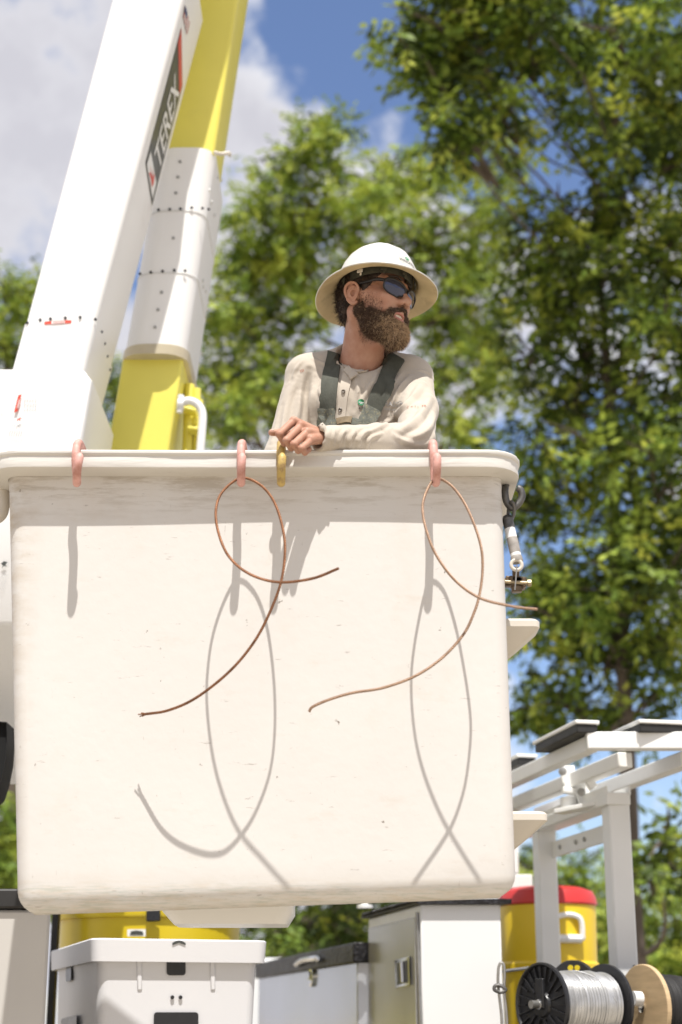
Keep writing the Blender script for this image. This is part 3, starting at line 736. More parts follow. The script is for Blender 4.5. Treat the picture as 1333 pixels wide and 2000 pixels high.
# --- hard hat
M['hat'] = material('scuffed_white_hard_hat', (.62, .605, .56), .36, var=.05, vscale=14, dirt=((.42, .34, .22), 22, .54, .75, .5), coat=.15)
M['hatin'] = material('hard_hat_underside', (.70, .56, .32), .55, var=.12, vscale=16, dirt=((.33, .25, .14), 22, .52, .74, .6))
_u = Vector((math.sin(math.radians(2.0)), math.sin(math.radians(6.5)), 1)).normalized(); _f = (f0 - _u * f0.dot(_u)).normalized(); _r = _f.cross(_u)
HT = Matrix((_r, _f, _u)).transposed()
HO = HC + HM @ Vector((0, .016, .052))
def hw(x, y, z): return HO + HT @ Vector((x, y, z))
def hatpt(a, r, z, sx=.93):
    return (r * math.sin(a) * sx, r * math.cos(a) * 1.0, z)
SEG = 96
prof_o = [(0, .121), (.018, .1205), (.036, .117), (.054, .110), (.070, .0985), (.084, .083), (.095, .064), (.103, .042), (.108, .018), (.1105, .004), (.114, -.001), (.122, -.0045), (.134, -.010), (.147, -.017), (.157, -.0235), (.1605, -.0255), (.162, -.028), (.1605, -.030)]
prof_i = [(.158, -.029), (.146, -.0215), (.133, -.0145), (.121, -.009), (.112, -.005), (.1075, 0), (.1055, .014), (.100, .040), (.091, .064), (.079, .082), (.064, .096), (.03, .112), (0, .1145)]
m_ = MB(); rg = []
for r, z in prof_o + prof_i:
    row = []
    for k in range(SEG):
        a = 2 * math.pi * k / SEG; rr_ = r
        x, y, zz = hatpt(a, rr_, z)
        if z > .012 and 0 < r < .107:            # three raised ridges from front to back
            c = math.exp(-(x / .011) ** 2) * .0035 + .0024 * (math.exp(-((abs(x) - .040) / .009) ** 2))
            f = min(1, (z - .012) / .03) 
            zz += c * f * (z / .12); y += (1 if y > 0 else -1) * c * f * (1 - z / .12)
        if r > .115 and y < 0: bk = (-y / r) ** 2; y *= 1 + .05 * bk; zz -= .010 * bk * (r - .112) / .05
        if r > .115: zz += .004 * math.cos(2 * a) * (r - .112) / .05 * -1 + (.004 * (r - .112) / .05 if y > 0 else 0)
        row.append(hw(x, y, zz * (.93 if zz > 0 else 1)))
    rg.append(row)
m_.rings(rg, cap=False)
no = (len(prof_o) - 1) * SEG
m_.m = [0 if i < no else 1 for i in range(len(m_.f))]
hat = m_.build('hard_hat', [M['hat'], M['hatin']], person, smooth=True, sharp=60)
tag(hat, 'scuffed white full brim hard hat with a green emblem')
M['band'] = material('olive_suspension_band', (.065, .062, .042), .8, var=.2, vscale=60, bump=.0008, bscale=200)
m_ = MB(); rg = []
for r, z in ((.090, -.012), (.0925, -.013), (.0955, .012), (.096, .022), (.093, .022), (.090, .0)):
    rg.append([hw(*hatpt(2 * math.pi * k / 48, r, z + .004 * math.cos(2 * math.pi * k / 48), .90)) for k in range(48)])
m_.rings(rg, cap=False, closed=True)
band = m_.build('suspension_band', M['band'], hat, smooth=True, sharp=50)
for k in range(10):                                # clips and ratchet under the brim
    m_ = MB(); a = 2 * math.pi * (k + .35) / 10; c = hw(*hatpt(a, .1015, -.004)); t = HT @ Vector((math.cos(a), -math.sin(a), 0)); rad = HT @ Vector((math.sin(a), math.cos(a), 0))
    m_.bar(c - t * .008, c + t * .008, .004, .009, up=HT @ Vector((0, 0, 1)))
    m_.bar(c - t * .0025 + HT @ Vector((0, 0, -.004)), c - t * .0025 + HT @ Vector((0, 0, -.014)), .005, .003, up=rad)
    m_.build('suspension_clip', M['cream'] if k in (2, 7) else M['band'], hat, bevel=.001)
# --- sunglasses
M['lens'] = material('mirrored_blue_lens', (.022, .032, .085), .05, metal=.6, var=.1, vscale=30, coat=1.)
M['gframe'] = material('black_glasses_frame', (.012, .011, .012), .35, var=.1)
def lensy(x): return .1125 - 4.9 * x * x

fr = MB(); ln_ = MB()
for s in (1, -1):
    out = []
    for k in range(28):
        a = 2 * math.pi * k / 28; cx, cz = .0370, .0175; rx, rz = .0325, .0195
        e = 2.6; c_, s_ = math.cos(a), math.sin(a)
        x = cx + rx * math.copysign(abs(c_) ** (2 / e), c_); z = cz + rz * math.copysign(abs(s_) ** (2 / e), s_)
        z += (x - cx) * .12 - (.004 if (x < cx - .012 and s_ < 0) else 0) * -1.2
        out.append((s * x, z))
    loop = [hl(x, lensy(x) - (.006 * (.022 - z) / .02 if z < .022 else 0), z) for x, z in out]
    fr.tube(loop, [(.0036 if q_[1] > .0225 else .0022) for q_ in out], 8, closed=True)
    c = [hl(s * .0370 + (x - s * .0370) * t, lensy(s * .0370 + (x - s * .0370) * t) - (.006 * (.022 - (.0175 + (z - .0175) * t)) / .02 if (.0175 + (z - .0175) * t) < .022 else 0), .0175 + (z - .0175) * t) for t in (0.001, .35, .7, 1.) for x, z in out]
    n = 28; f = []
    for j in range(3):
        for k in range(n):
            q = (j * n + k, j * n + (k + 1) % n, (j + 1) * n + (k + 1) % n, (j + 1) * n + k); f.append(q if s < 0 else q[::-1])
    ln_.add(c, f)
    t0 = .0700
    fr.tube(spline([hl(s * (t0 - .006), lensy(t0 - .004) + .001, .030), hl(s * .0765, .070, .031), hl(s * .0785, .045, .029), hl(s * .081, .012, .026), hl(s * .083, -.008, .022), hl(s * .079, -.026, .008)], 5), [.0048] * 8 + [.0034] * 18, 8)
fr.tube([hl(-.010, .108, .026), hl(0, .112, .028), hl(.010, .108, .026)], .0028, 8)
shades = fr.build('sunglasses', M['gframe'], person, smooth=True, sharp=60)
tag(shades, 'black wraparound sunglasses')
ln_.build('lens', M['lens'], shades, smooth=True)
# --- shirt
S = Field((NECK.x - .33, 3.44, NECK.z - .50), (NECK.x + .31, 4.14, NECK.z + .09), .0034)
S.ell(np.array(P(703, 845, 3.965)), (.150, .108, .20), .03)
S.cap(P(660, 790, 3.91), P(745, 790, 3.91), .075, .075, .04)                        # chest
S.cap(P(620, 738, 3.945), P(790, 742, 3.945), .054, .054, .04)                      # shoulders
S.cap(P(703, 703, 3.965), P(600, 730, 3.95), .040, .048, .035); S.cap(P(703, 703, 3.965), P(806, 735, 3.95), .040, .048, .035)
S.cap(P(702, 716, 3.94), P(702, 790, 3.93), .066, .085, .03)
S.cap(P(703, 880, 3.96), P(703, 1010, 3.98), .125, .13, .04)
S.cap(SR, ER, .050, .046, .022); S.cap(ER, WR_R, .047, .034, .02)
S.cap(SLf, P(818, 800, 3.84), .052, .049, .024); S.cap(P(818, 800, 3.84), P(812, 858, 3.72), .049, .047, .02)
S.cap(P(812, 862, 3.71), P(740, 861, 3.632), .046, .042, .02); S.cap(P(740, 861, 3.628), P(650, 858, 3.558), .042, .032, .015)
S.cap(P(655, 858, 3.560), P(606, 855, 3.518), .0335, .0305, .004)                   # cuff
NKV = np.array(NECK)
S.cap(HC + HM @ Vector((0, -.02, -.05)), NECK + Vector((.002, -.012, .012)), .058, .066, .008, 'sub')   # neck hole
S.ell(NECK + Vector((.006, -.070, -.004)), (.034, .045, .026), .016, 'sub')
_a = (P(614, 855, 3.525) - P(655, 858, 3.560)).normalized(); _c = P(620, 855, 3.531); _sl, _X, _Y, _Z = S._sl(np.array(_c) - .075, np.array(_c) + .075)
_d = ((_X - _c.x) * _a.x + (_Y - _c.y) * _a.y + (_Z - _c.z) * _a.z).astype(np.float32); _r = np.sqrt((_X - _c.x) ** 2 + (_Y - _c.y) ** 2 + (_Z - _c.z) ** 2)
S.F[_sl] = np.where((_r < .055) & (_d > -.02), np.maximum(S.F[_sl], _d), S.F[_sl])          # the cuff ends in a clean edge
S.cap(_c - _a * .012, _c + _a * .03, .0235, .0235, .002, 'sub')
tv, tq = S.mesh(2)
tn = vnormals(tv, tq)
disp = np.empty(len(tv))
for i, v in enumerate(tv):
    q = Vector(v); a = noise.noise(q * 11); b = noise.noise(Vector((q.x * 26 + q.z * 16, q.y * 18, q.z * 12 - q.x * 10)))
    c = noise.noise(Vector((q.x * 60 + q.z * 50, q.y * 40, q.z * 34 - q.x * 26)) + Vector((a, b, 0)))
    disp[i] = a * .0035 + (abs(b) - .25) * .0022 + (abs(c) - .2) * .0008
cuffd = np.linalg.norm(tv - np.array(P(640, 856, 3.565)), axis=1); disp *= np.clip((cuffd - .02) / .04, .15, 1)
tv = tv + tn * disp[:, None]
# folds: each crease is a soft ridge with hollows along it, followed over the cloth
_t = BVHTree.FromPolygons([Vector(v) for v in tv], [tuple(int(i) for i in q) for q in tq]); _n = vnormals(tv, tq)
def crease(pts, amp, w):
    c = spline(pts, 45); L = []
    for x, y in c:
        d_ = ray_dir(x, y).normalized(); r = _t.ray_cast(Vector((0, 0, EYE)), d_)
        if r[0] is not None: L.append(np.array(r[0]))
    if len(L) < 3: return
    L = np.array(L); m = np.full(len(tv), 9.); who = np.zeros(len(tv), int)
    for i, q in enumerate(L):
        e = np.linalg.norm(tv - q, axis=1); k = e < m; m[k] = e[k]; who[k] = i
    s_ = who / (len(L) - 1); env = np.sin(np.pi * np.clip(s_, .04, .96)) ** .6
    z = m / (w * .85); global disp2
    disp2 += amp * env * (np.exp(-(z ** 1.25)) - .45 * np.exp(-((z - 1.7) / .7) ** 2))
disp2 = np.zeros(len(tv))
for pts, amp, w in [([(826, 748), (796, 790), (758, 822)], .007, .011), ([(842, 775), (818, 815), (780, 842)], .008, .012), ([(850, 812), (832, 842), (790, 862)], .006, .011),
                    ([(800, 735), (776, 768), (760, 808)], .006, .009), ([(786, 728), (760, 765), (748, 805)], .004, .008),
                    ([(812, 722), (836, 728), (850, 745)], .003, .006), ([(770, 818), (735, 838), (706, 850)], .004, .007),
                    ([(745, 846), (722, 858), (716, 878)], .005, .006), ([(718, 840), (704, 856), (700, 876)], .006, .006), ([(694, 842), (684, 858), (682, 876)], .006, .0055),
                    ([(676, 840), (668, 850), (662, 872)], .005, .005), ([(655, 838), (652, 852), (651, 872)], .003, .004), ([(770, 850), (800, 866), (835, 868)], .004, .008),
                    ([(604, 722), (597, 770), (594, 850)], -.009, .009), ([(618, 735), (610, 790), (612, 860)], .006, .010), ([(640, 800), (630, 830), (632, 868)], .005, .008),
                    ([(582, 735), (560, 790), (548, 860)], .005, .010), ([(566, 750), (548, 800), (532, 862)], .004, .009), ([(586, 770), (578, 820), (566, 866)], .005, .009),
                    ([(692, 735), (700, 765), (690, 806)], .005, .008), ([(736, 730), (716, 765), (694, 812)], .005, .007), ([(612, 700), (640, 712), (662, 706)], .003, .006),
                    ([(622, 760), (640, 790), (650, 815)], .004, .008), ([(590, 705), (578, 722), (572, 742)], .003, .006)]:
    crease(pts, amp * 1.45, w)
disp2 *= np.clip((np.linalg.norm(tv - np.array(P(636, 856, 3.56)), axis=1) - .022) / .02, 0, 1)
tv = tv + _n * disp2[:, None]
M['shirt'] = material('tan_henley_cotton', (.50, .44, .365), .88, var=.05, vscale=9, bump=.0005, bscale=420, sheen=.15, dirt=((.36, .31, .25), 12, .62, .85, .3))
shirt = mesh_obj('shirt', tv, tq, M['shirt'], person, True)
tag(shirt, 'long sleeved light tan henley shirt')
bvh = BVHTree.FromPolygons([Vector(v) for v in tv], [tuple(int(i) for i in q) for q in tq])
CAM0 = Vector((0, 0, EYE))
chest_only = False
def hit(px, py, off=.002, tree=None):
    d = ray_dir(px, py).normalized(); r = (tree or bvh).ray_cast(CAM0, d)
    for _ in range(4):                              # look past the forearm to the chest
        if r[0] is None or tree is not None or not chest_only or r[0].y > 3.765: break
        r = bvh.ray_cast(r[0] + d * .004, d)
    if r[0] is None: return None
    n = r[1]
    if n.dot(d) > 0: n = -n
    return r[0] + n * off, n
# collar band and placket
def ribbon(rows, th):
    """rows: list of rows of (point, normal); thick strip following them"""
    top = [[p + n * th for p, n in r] for r in rows]; bot = [[p - n * .002 for p, n in r] for r in rows]
    rg = [t + b[::-1] for t, b in zip(top, bot)]
    m = MB(); m.rings(rg, cap=True); return m
def strip(cl, wpx, th, over=None, nw=6, off=.0015, sub=9):
    c = spline(cl, sub); rows = []
    for i, (x, y) in enumerate(c):
        a = c[max(i - 1, 0)]; b = c[min(i + 1, len(c) - 1)]; t = np.array([b[0] - a[0], b[1] - a[1]]); t /= np.linalg.norm(t) + 1e-9; s = np.array([-t[1], t[0]]) 
        w = wpx[0] + (wpx[1] - wpx[0]) * i / (len(c) - 1); row = []
        for k in range(nw + 1):
            q = hit(x + s[0] * w * (k / nw - .5), y + s[1] * w * (k / nw - .5), off)
            row.append(q)
        if any(q is None for q in row): continue
        rows.append(row)
    # even out the cloth's small bumps
    for _ in range(3):
        rows = [[(sum((rows[max(0, min(len(rows) - 1, i + d))][k][0] for d in (-1, 0, 1)), Vector()) / 3, rows[i][k][1]) for k in range(nw + 1)] for i in range(len(rows))]
    rows = [[(p + n * .0035, n) for p, n in r] for r in rows]
    return rows
def overback(rows, wpx):
    """carry the strap over the shoulder and down the back"""
    first = rows[0]; out = []
    for j, (dy, dz) in enumerate(((.035, .016), (.07, .012), (.11, -.02), (.135, -.08), (.14, -.16))):
        r = []
        for p, n in first:
            q = p + Vector((0, dy, dz)); l = bvh.find_nearest(q); nn = l[1] if l[1].dot(q - l[0]) >= 0 else -l[1]
            r.append((l[0] + nn * .004, nn))
        out.append(r)
    return out[::-1] + rows
chest_only = True
M['strap'] = material('dark_green_webbing', (.075, .078, .060), .8, var=.15, vscale=60, bump=.0012, bscale=500, stretch=(1, 1, .3))
M['strapgrey'] = material('grey_green_webbing', (.17, .18, .15), .85, var=.2, vscale=90, bump=.0014, bscale=420, dirt=((.42, .36, .20), 160, .52, .66, .6))  # lighter speckled webbing for the pads and chest strap
harness = tag(empty('harness', (NECK.x, 3.84, NECK.z - .1), person), 'dark green safety harness webbing over the shoulders')
for cl, w in (([(657, 690), (650, 720), (645, 755), (641, 806)], (31, 30)), ([(778, 697), (763, 722), (747, 760), (727, 806)], (33, 32))):
    rows = strip(cl, w, .003); rows = overback(rows, w)
    ribbon(rows, .0022).build('strap', M['strap'], harness, smooth=True, sharp=40)
for cl, w in (([(641, 798), (640, 812), (640, 834)], (31, 31)), ([(730, 798), (722, 814), (712, 836)], (33, 31))):
    rows = strip(cl, w, .003, off=.0045); ribbon(rows, .003).build('adjuster_pad', M['strapgrey'], harness, smooth=True, sharp=40)
rows = strip([(636, 834), (660, 827), (690, 826), (718, 834)], (11, 11), .003, off=.006); ribbon(rows, .0035).build('chest_strap', M['strapgrey'], harness, smooth=True, sharp=40)
rows = strip([(662, 827), (676, 824), (690, 825)], (11, 11), .003, off=.010); ribbon(rows, .0035).build('chest_buckle', material('tan_leather', (.28, .21, .12), .6, var=.2, vscale=60), harness, smooth=True, sharp=40)
rows = strip([(664, 688), (668, 706), (683, 720), (702, 725), (722, 720), (740, 709), (752, 698)], (10, 10), .002, nw=3, off=.001)
ribbon(rows, .003).build('collar', M['shirt'], shirt, smooth=True, sharp=40)
rows = strip([(683, 728), (677, 745), (671, 775), (666, 822)], (20, 17), .002, off=.000)
ribbon(rows, .0018).build('placket', M['shirt'], shirt, smooth=True, sharp=40)
rows = strip([(690, 727), (684, 733), (679, 737)], (24, 22), .002, off=.0045); ribbon(rows, .003).build('placket', M['shirt'], shirt, smooth=True, sharp=40)
M['button'] = material('grey_horn_button', (.16, .13, .10), .35, var=.2, vscale=100)
for x, y in ((672, 767), (666, 802)):
    q = hit(x, y, .0075); bt = MB()
    bt.lathe([(.001, 0), (.0028, .0006), (.0042, .0018), (.0052, .0012), (.0052, -.001)], q[0], q[1], 14)
    bt.build('button', M['button'], shirt, smooth=True, sharp=50)
# --- flat lettering and emblems laid on a surface
def glyphs(txt, size=1., italic=False):
    cu = bpy.data.curves.new('letters', 'FONT'); cu.body = txt; cu.size = size; cu.align_x = 'CENTER'; cu.align_y = 'CENTER'; cu.resolution_u = 3
    if italic: cu.shear = .25
    o = bpy.data.objects.new('letters', cu); COL.objects.link(o)
    dg = bpy.context.evaluated_depsgraph_get(); me = bpy.data.meshes.new_from_object(o.evaluated_get(dg))
    v = [tuple(q.co) for q in me.vertices]; f = [tuple(p.vertices) for p in me.polygons]
    bpy.data.objects.remove(o); bpy.data.curves.remove(cu); bpy.data.meshes.remove(me); return v, f
def on_surface(v, f, cpt, ux, uy, tree, off, mb, m=0):
    """2-D shape at cpt with axes ux, uy pressed onto the surface behind it"""
    ux = Vector(ux); uy = Vector(uy); n = ux.cross(uy).normalized(); out = []
    for q in v:
        p = Vector(cpt) + ux * q[0] + uy * q[1]; r = tree.ray_cast(p + n * .05, -n)
        out.append((r[0] + n * off) if r[0] else p)
    mb.add(out, f, m)
def disc(r, n=24, cx=0, cy=0): return [(cx + r * math.cos(2 * math.pi * k / n), cy + r * math.sin(2 * math.pi * k / n), 0) for k in range(n)], [tuple(range(n))]
def rect(x0, y0, x1, y1): return [(x0, y0, 0), (x1, y0, 0), (x1, y1, 0), (x0, y1, 0)], [(0, 1, 2, 3)]
M['ink'] = material('dark_grey_ink', (.05, .055, .05), .6, var=.1)
M['green'] = material('green_ink', (.03, .26, .11), .5, var=.1)
M['whiteink'] = material('white_ink', (.78, .78, .76), .5, var=.02)
M['redink'] = material('red_ink', (.62, .07, .04), .5, var=.05)
M['rust'] = material('rust_red_stitching', (.40, .12, .07), .7, var=.1)
M['palegrey'] = material('pale_grey_print', (.50, .50, .50), .6, var=.1)
def bvh_of(o, depth=0):
    off = Vector((0, 0, 0)); p = o
    while p is not None: off += Vector(p.location); p = p.parent
    return BVHTree.FromPolygons([v.co + off for v in o.data.vertices], [tuple(p.vertices) for p in o.data.polygons])
hb = bvh_of(hat)
c0 = hw(0, .085, .058)
q = hit(796, 508, .001, hb); n_ = q[1]; ux = Vector((n_.y, -n_.x, 0)).normalized(); ux = -ux if ux.x < 0 else ux
up_ = (HT @ Vector((0, 0, 1))); uy = (up_ - n_ * up_.dot(n_)).normalized(); ux = uy.cross(n_).normalized()
m_ = MB()
v, f = glyphs('WIREGRASS', .0115); on_surface([(a * .9, b, 0) for a, b, _ in v], f, q[0] - uy * .0085, ux, uy, hb, .0008, m_, 0)
on_surface(*rect(-.020, -.0012, .020, -.0004), q[0] - uy * .0165, ux, uy, hb, .0008, m_, 2)
on_surface(*disc(.0062), q[0] + uy * .0045, ux, uy, hb, .0008, m_, 1)
on_surface(*rect(-.004, -.0008, .004, .0006), q[0] + uy * .0045, ux, uy, hb, .0012, m_, 3)
m_.build('hat_emblem', [M['ink'], M['green'], M['palegrey'], M['whiteink']], hat)
q1 = hit(728, 786, .002); q2 = hit(706, 786, .002)
m_ = MB(); n_ = q2[1]; ux = Vector((1, .25, -.05)).normalized(); uy = Vector((.05, -.2, 1)).normalized()
on_surface(*disc(.0085), q2[0], ux, uy, bvh, .003, m_, 1); on_surface(*rect(-.006, -.001, .007, .0008), q2[0], ux, uy, bvh, .0036, m_, 3); on_surface(*rect(-.003, -.0045, .006, -.003), q2[0], ux, uy, bvh, .0036, m_, 3)
m_.build('chest_emblem', [M['ink'], M['green'], M['palegrey'], M['whiteink']], shirt); m_ = MB()
q3 = hit(760, 790, .002)
v, f = glyphs('GRASS', .016); on_surface([(a, b, 0) for a, b, _ in v], f, q3[0], ux, uy, bvh, .003, m_, 2)
m_.build('chest_lettering', [M['ink'], M['green'], M['palegrey'], M['whiteink']], shirt); m_ = MB()
v, f = glyphs('operative', .009); on_surface([(a, b, 0) for a, b, _ in v], f, q3[0] - uy * .013, ux, uy, bvh, .003, m_, 2)
m_.build('chest_lettering', [M['ink'], M['green'], M['palegrey'], M['whiteink']], shirt); m_ = MB()
v, f = glyphs('A T', .008); on_surface([(a, b, 0) for a, b, _ in v], f, q2[0] - uy * .016, ux, uy, bvh, .003, m_, 0)
m_.build('chest_lettering', [M['ink'], M['green'], M['palegrey'], M['whiteink']], shirt)
m_ = MB(); chest_only = False; q = hit(812, 795, .002); ux = Vector((1, .2, -.22)).normalized(); uy = Vector((.2, .1, 1)).normalized()
v, f = glyphs('FR', .012); on_surface([(a * .8, b * 1.2, 0) for a, b, _ in v], f, q[0] + ux * .018, ux, uy, bvh, .003, m_)
v, f = glyphs('C A T 2', .008); on_surface([(a, b, 0) for a, b, _ in v], f, q[0] - ux * .006, ux, uy, bvh, .003, m_)
m_.build('sleeve_print', M['rust'], shirt); m_ = MB()
q = hit(591, 725, .002); v, f = glyphs('III', .012); on_surface([(a, b, 0) for a, b, _ in v], f, q[0], Vector((.9, .3, .2)), Vector((-.3, 0, .95)), bvh, .003, m_)
m_.build('shoulder_stitching', M['rust'], shirt)
# --- trousers and boots, down inside the bucket
T_ = Field((NECK.x - .30, 3.68, FLOOR - .02), (NECK.x + .32, 4.18, HIP.z + .20), .008)
T_.ell(HIP, (.165, .115, .15), .05)
for s in (-1, 1):
    a = HIP + Vector((s * .085, 0, -.06)); b = Vector((HIP.x + s * .12, 3.93, FLOOR + .48)); c = Vector((HIP.x + s * .13, 3.99, FLOOR + .10))
    T_.cap(a, b, .088, .066, .03); T_.cap(b, c, .064, .060, .02)
v, q = T_.mesh(2); mesh_obj('trousers', v, q, material('navy_work_denim', (.045, .06, .10), .85, var=.15, vscale=30, bump=.001, bscale=200), person, True)
for s in (-1, 1):
    K = Field((HIP.x + s * .13 - .09, 3.78, FLOOR - .015), (HIP.x + s * .13 + .09, 4.12, FLOOR + .19), .005)
    x = HIP.x + s * .13
    K.cap((x, 4.0, FLOOR + .15), (x, 4.01, FLOOR + .05), .052, .046, .02); K.cap((x, 4.02, FLOOR + .045), (x + s * .01, 3.86, FLOOR + .040), .042, .038, .02)
    K.F = np.maximum(K.F, (FLOOR + .002 - K.ax[2])[None, None, :]).astype(np.float32)
    v, q = K.mesh(1); mesh_obj('boot', v, q, material('brown_boot_leather', (.12, .065, .035), .6, var=.2, vscale=30), person, True)
# ------------------------------------------------------------------ booms of the lift
def at_z(px, py, Y, z):
    """slide along the pixel column line: not needed for vertical faces"""
    return P(px, py, Y)
def sect(fl, fr, Y, D, r, grow=0.):
    z = (fl.z + fr.z) / 2
    return [Vector((x, y, z)) for x, y, _, _ in rrect2(fl.x - grow, fr.x + grow, Y - grow, Y + D + grow, r + grow)]
def rrect2(x0, x1, y0, y1, r, n=5):
    o = []
    for cx, cy, a0 in ((x1 - r, y0 + r, -90), (x1 - r, y1 - r, 0), (x0 + r, y1 - r, 90), (x0 + r, y0 + r, 180)):
        for k in range(n + 1):
            a = math.radians(a0 + 90 * k / n); o.append((cx + r * math.cos(a), cy + r * math.sin(a), 0, 0))
    return o
def beam(fl0, fl1, fr0, fr1, Y, D, r, y0, y1, grow=0., lipped=False):
    """straight boom; edges given at two heights, spanning rows y0 (low) to y1 (high)"""
    def edge(a, b, py):
        A = P(*a, Y); B_ = P(*b, Y); z = P(300, py, Y).z; t = (z - A.z) / (B_.z - A.z); return A.lerp(B_, t)
    m = MB(); rg = []
    rows = [y0, (y0 * 2 + y1) / 3, (y0 + 2 * y1) / 3, y1]
    for q in rows: rg.append(sect(edge(fl0, fl1, q), edge(fr0, fr1, q), Y, D, r, grow))
    m.rings(rg); return m, edge
def bolt(p, n, r, mat, parent):
    m = MB(); m.lathe([(r * .2, r * .7), (r * .9, r * .6), (r, 0)][::-1] + [(r * .2, r * .75)], p, n, 8)
    return m.build('bolt', mat, parent, smooth=True, sharp=40)
# white boom
WY = 5.0; WD = .40
wb, wedge = beam((50, 630), (218, 0), (190, 622), (358, 0), WY, WD, .022, 700, -80)
white_boom = tag(wb.build('white_boom', M['boomwhite'], lift, smooth=True, sharp=40), 'white box boom with dark brand decal')
ib, _ = beam((50, 630), (218, 0), (172, 622), (342, 0), WY + .012, WD - .024, .022, -82, -1500); ib.build('unseen_boom_top', M['boomwhite'], white_boom, smooth=True, sharp=40)  # unseen upper boom, narrowed to shift its shadow on the yellow boom
cb, _ = beam((50, 630), (218, 0), (190, 622), (358, 0), WY, WD, .022, 1190, 632, grow=.005)
cb.build('sleeve', M['boomwhite'], white_boom, smooth=True, sharp=40)
for x, y in ((54, 631), (79, 625), (99, 623), (128, 621), (157, 620), (187, 624)):
    bolt(P(x, y, WY - .003), (0, -1, 0), .0056, M['blackplastic'], white_boom)
# its side face
S0 = wedge((190, 622), (358, 0), 622); S1 = wedge((190, 622), (358, 0), 0)
sn = Vector((0, 1, 0)).cross(S1 - S0).normalized(); sn = sn if sn.x > 0 else -sn
def on_plane(px, py, p0, n, off=0.):
    d = ray_dir(px, py); o = Vector((0, 0, EYE)); t = (Vector(p0) + n * off - o).dot(n) / d.dot(n); return o + d * t
for x, y in ((199, 648), (205, 671), (210, 696), (215, 722)): bolt(on_plane(x, y, S0, sn, .005), sn, .0056, M['blackplastic'], white_boom)
def poly_on(pts, p0, n, off, mb, m=0):
    v = [on_plane(x, y, p0, n, off) for x, y in pts]; mb.add(v, [tuple(range(len(v)))], m)
M['decaldark'] = material('dark_olive_decal', (.045, .047, .036), .4, var=.1)
d_ = MB()
poly_on([(285, 318), (298, 402), (357, 168), (355, 54)], S0, sn, .002, d_, 0)
poly_on([(348.5, 83), (351, 186), (356.5, 167), (355, 54)], S0, sn, .003, d_, 1)
poly_on([(287.5, 321), (298.5, 388), (306, 357), (295, 296)], S0, sn, .003, d_, 2)
poly_on([(294, 322), (297, 345), (300, 330), (299, 346), (303, 338), (301, 358), (297, 366), (295.5, 350), (291.5, 338), (295, 337)], S0, sn, .004, d_, 1)
a_ = on_plane(307, 322, S0, sn, .0035); b_ = on_plane(347, 166, S0, sn, .0035)
v, f = glyphs('TEREX', 1.0); xs = [q[0] for q in v]; w_ = max(xs) - min(xs); L_ = (b_ - a_).length
ua = (b_ - a_).normalized(); va = Vector((0, -1, 0)); va = (va - ua * va.dot(ua) * .35).normalized()
d_.add([a_.lerp(b_, .5) + ua * (q[0] * L_ / w_) + va * (q[1] * .215) for q in v], f, 2)
d_.add([a_.lerp(b_, .5) + ua * (q[0] * L_ / w_ + .004) + va * (q[1] * .215 + .004) + sn * .0003 for q in v], f, 2)
d_.build('brand_decal', [M['decaldark'], M['redink'], M['whiteink']], white_boom)
fl_ = MB(); fa = [(363, 10), (371, 44), (366, 68), (358.5, 34)]
for k in range(7):
    t0, t1 = k / 7, (k + 1) / 7
    def bl(u, v_): return tuple((fa[0][i] * (1 - u) + fa[1][i] * u) * (1 - v_) + (fa[3][i] * (1 - u) + fa[2][i] * u) * v_ for i in (0, 1))
    poly_on([bl(t0, 0), bl(t1, 0), bl(t1, 1), bl(t0, 1)], S0, sn, .003, fl_, k % 2)
poly_on([bl(0, 0), bl(.5, 0), bl(.5, .45), bl(0, .45)], S0, sn, .004, fl_, 2)
fl_.build('flag_decal', [material('flag_red', (.50, .12, .10), .5), M['whiteink'], material('flag_blue', (.05, .07, .18), .5)], white_boom)
# warning strip at the seam
d_ = MB(); zf = WY - .007
def fpoly(pts, Y, mb, m=0): mb.add([P(x, y, Y) for x, y in pts], [tuple(range(len(pts)))], m)
fpoly([(87, 634), (87, 628), (140, 625), (140, 631)], zf, d_, 0); fpoly([(101, 632.6), (101, 627.8), (127, 626.3), (127, 631)], zf - .001, d_, 1)
v, f = glyphs('DANGER', .011); c = P(115, 629.3, zf - .002); d_.add([c + Vector((q[0] * .85, 0, q[1] + q[0] * .04)) for q in v], f, 2)
d_.build('warning_strip', [M['redink'], M['whiteink'], M['redink']], white_boom)
# cover over the boom tip, with its sloping underside
CY = 4.86
m_ = MB(); n5 = 5
def csec(flp, frp, Y0, Y1, r):
    z = P(*frp, Y0).z; x0 = P(*flp, Y0).x; x1 = P(*frp, Y0).x
    return [Vector((x, y, z)) for x, y, _, _ in rrect2(x0, x1, Y0, Y1, r)]
top = csec((-120, 722), (166, 722), CY, 5.42, .03)
top2 = [p + Vector((0, 0, -.03)) for p in csec((-122, 722), (180, 722), CY - .008, 5.42, .04)]
mid = csec((-150, 900), (152, 900), CY, 5.44, .03); bot = csec((-170, 1212), (120, 1212), CY + .01, 5.46, .03)
low = [p + Vector((0, 0, -.012 - .42 * max(0, (p.y - CY - .02)) / .6)) for p in csec((-172, 1216), (118, 1216), CY + .02, 5.46, .03)]
m_.rings([low, bot, mid, top2, top])
cover = tag(m_.build('tip_cover', M['boomwhite'], lift, smooth=True, sharp=38), 'white tip cover with small warning labels')
d_ = MB(); zf = CY - .012
def fq(x, y, w, h, sl, m, dY=0.): fpoly([(x - sl * h, y + h), (x + w - sl * h, y + h * .93), (x + w, y - h * .07), (x, y)], zf - dY, d_, m)
fq(36, 772, 7, 34, .25, 0); fq(37.2, 780, 4, 18, .25, 1, .001)
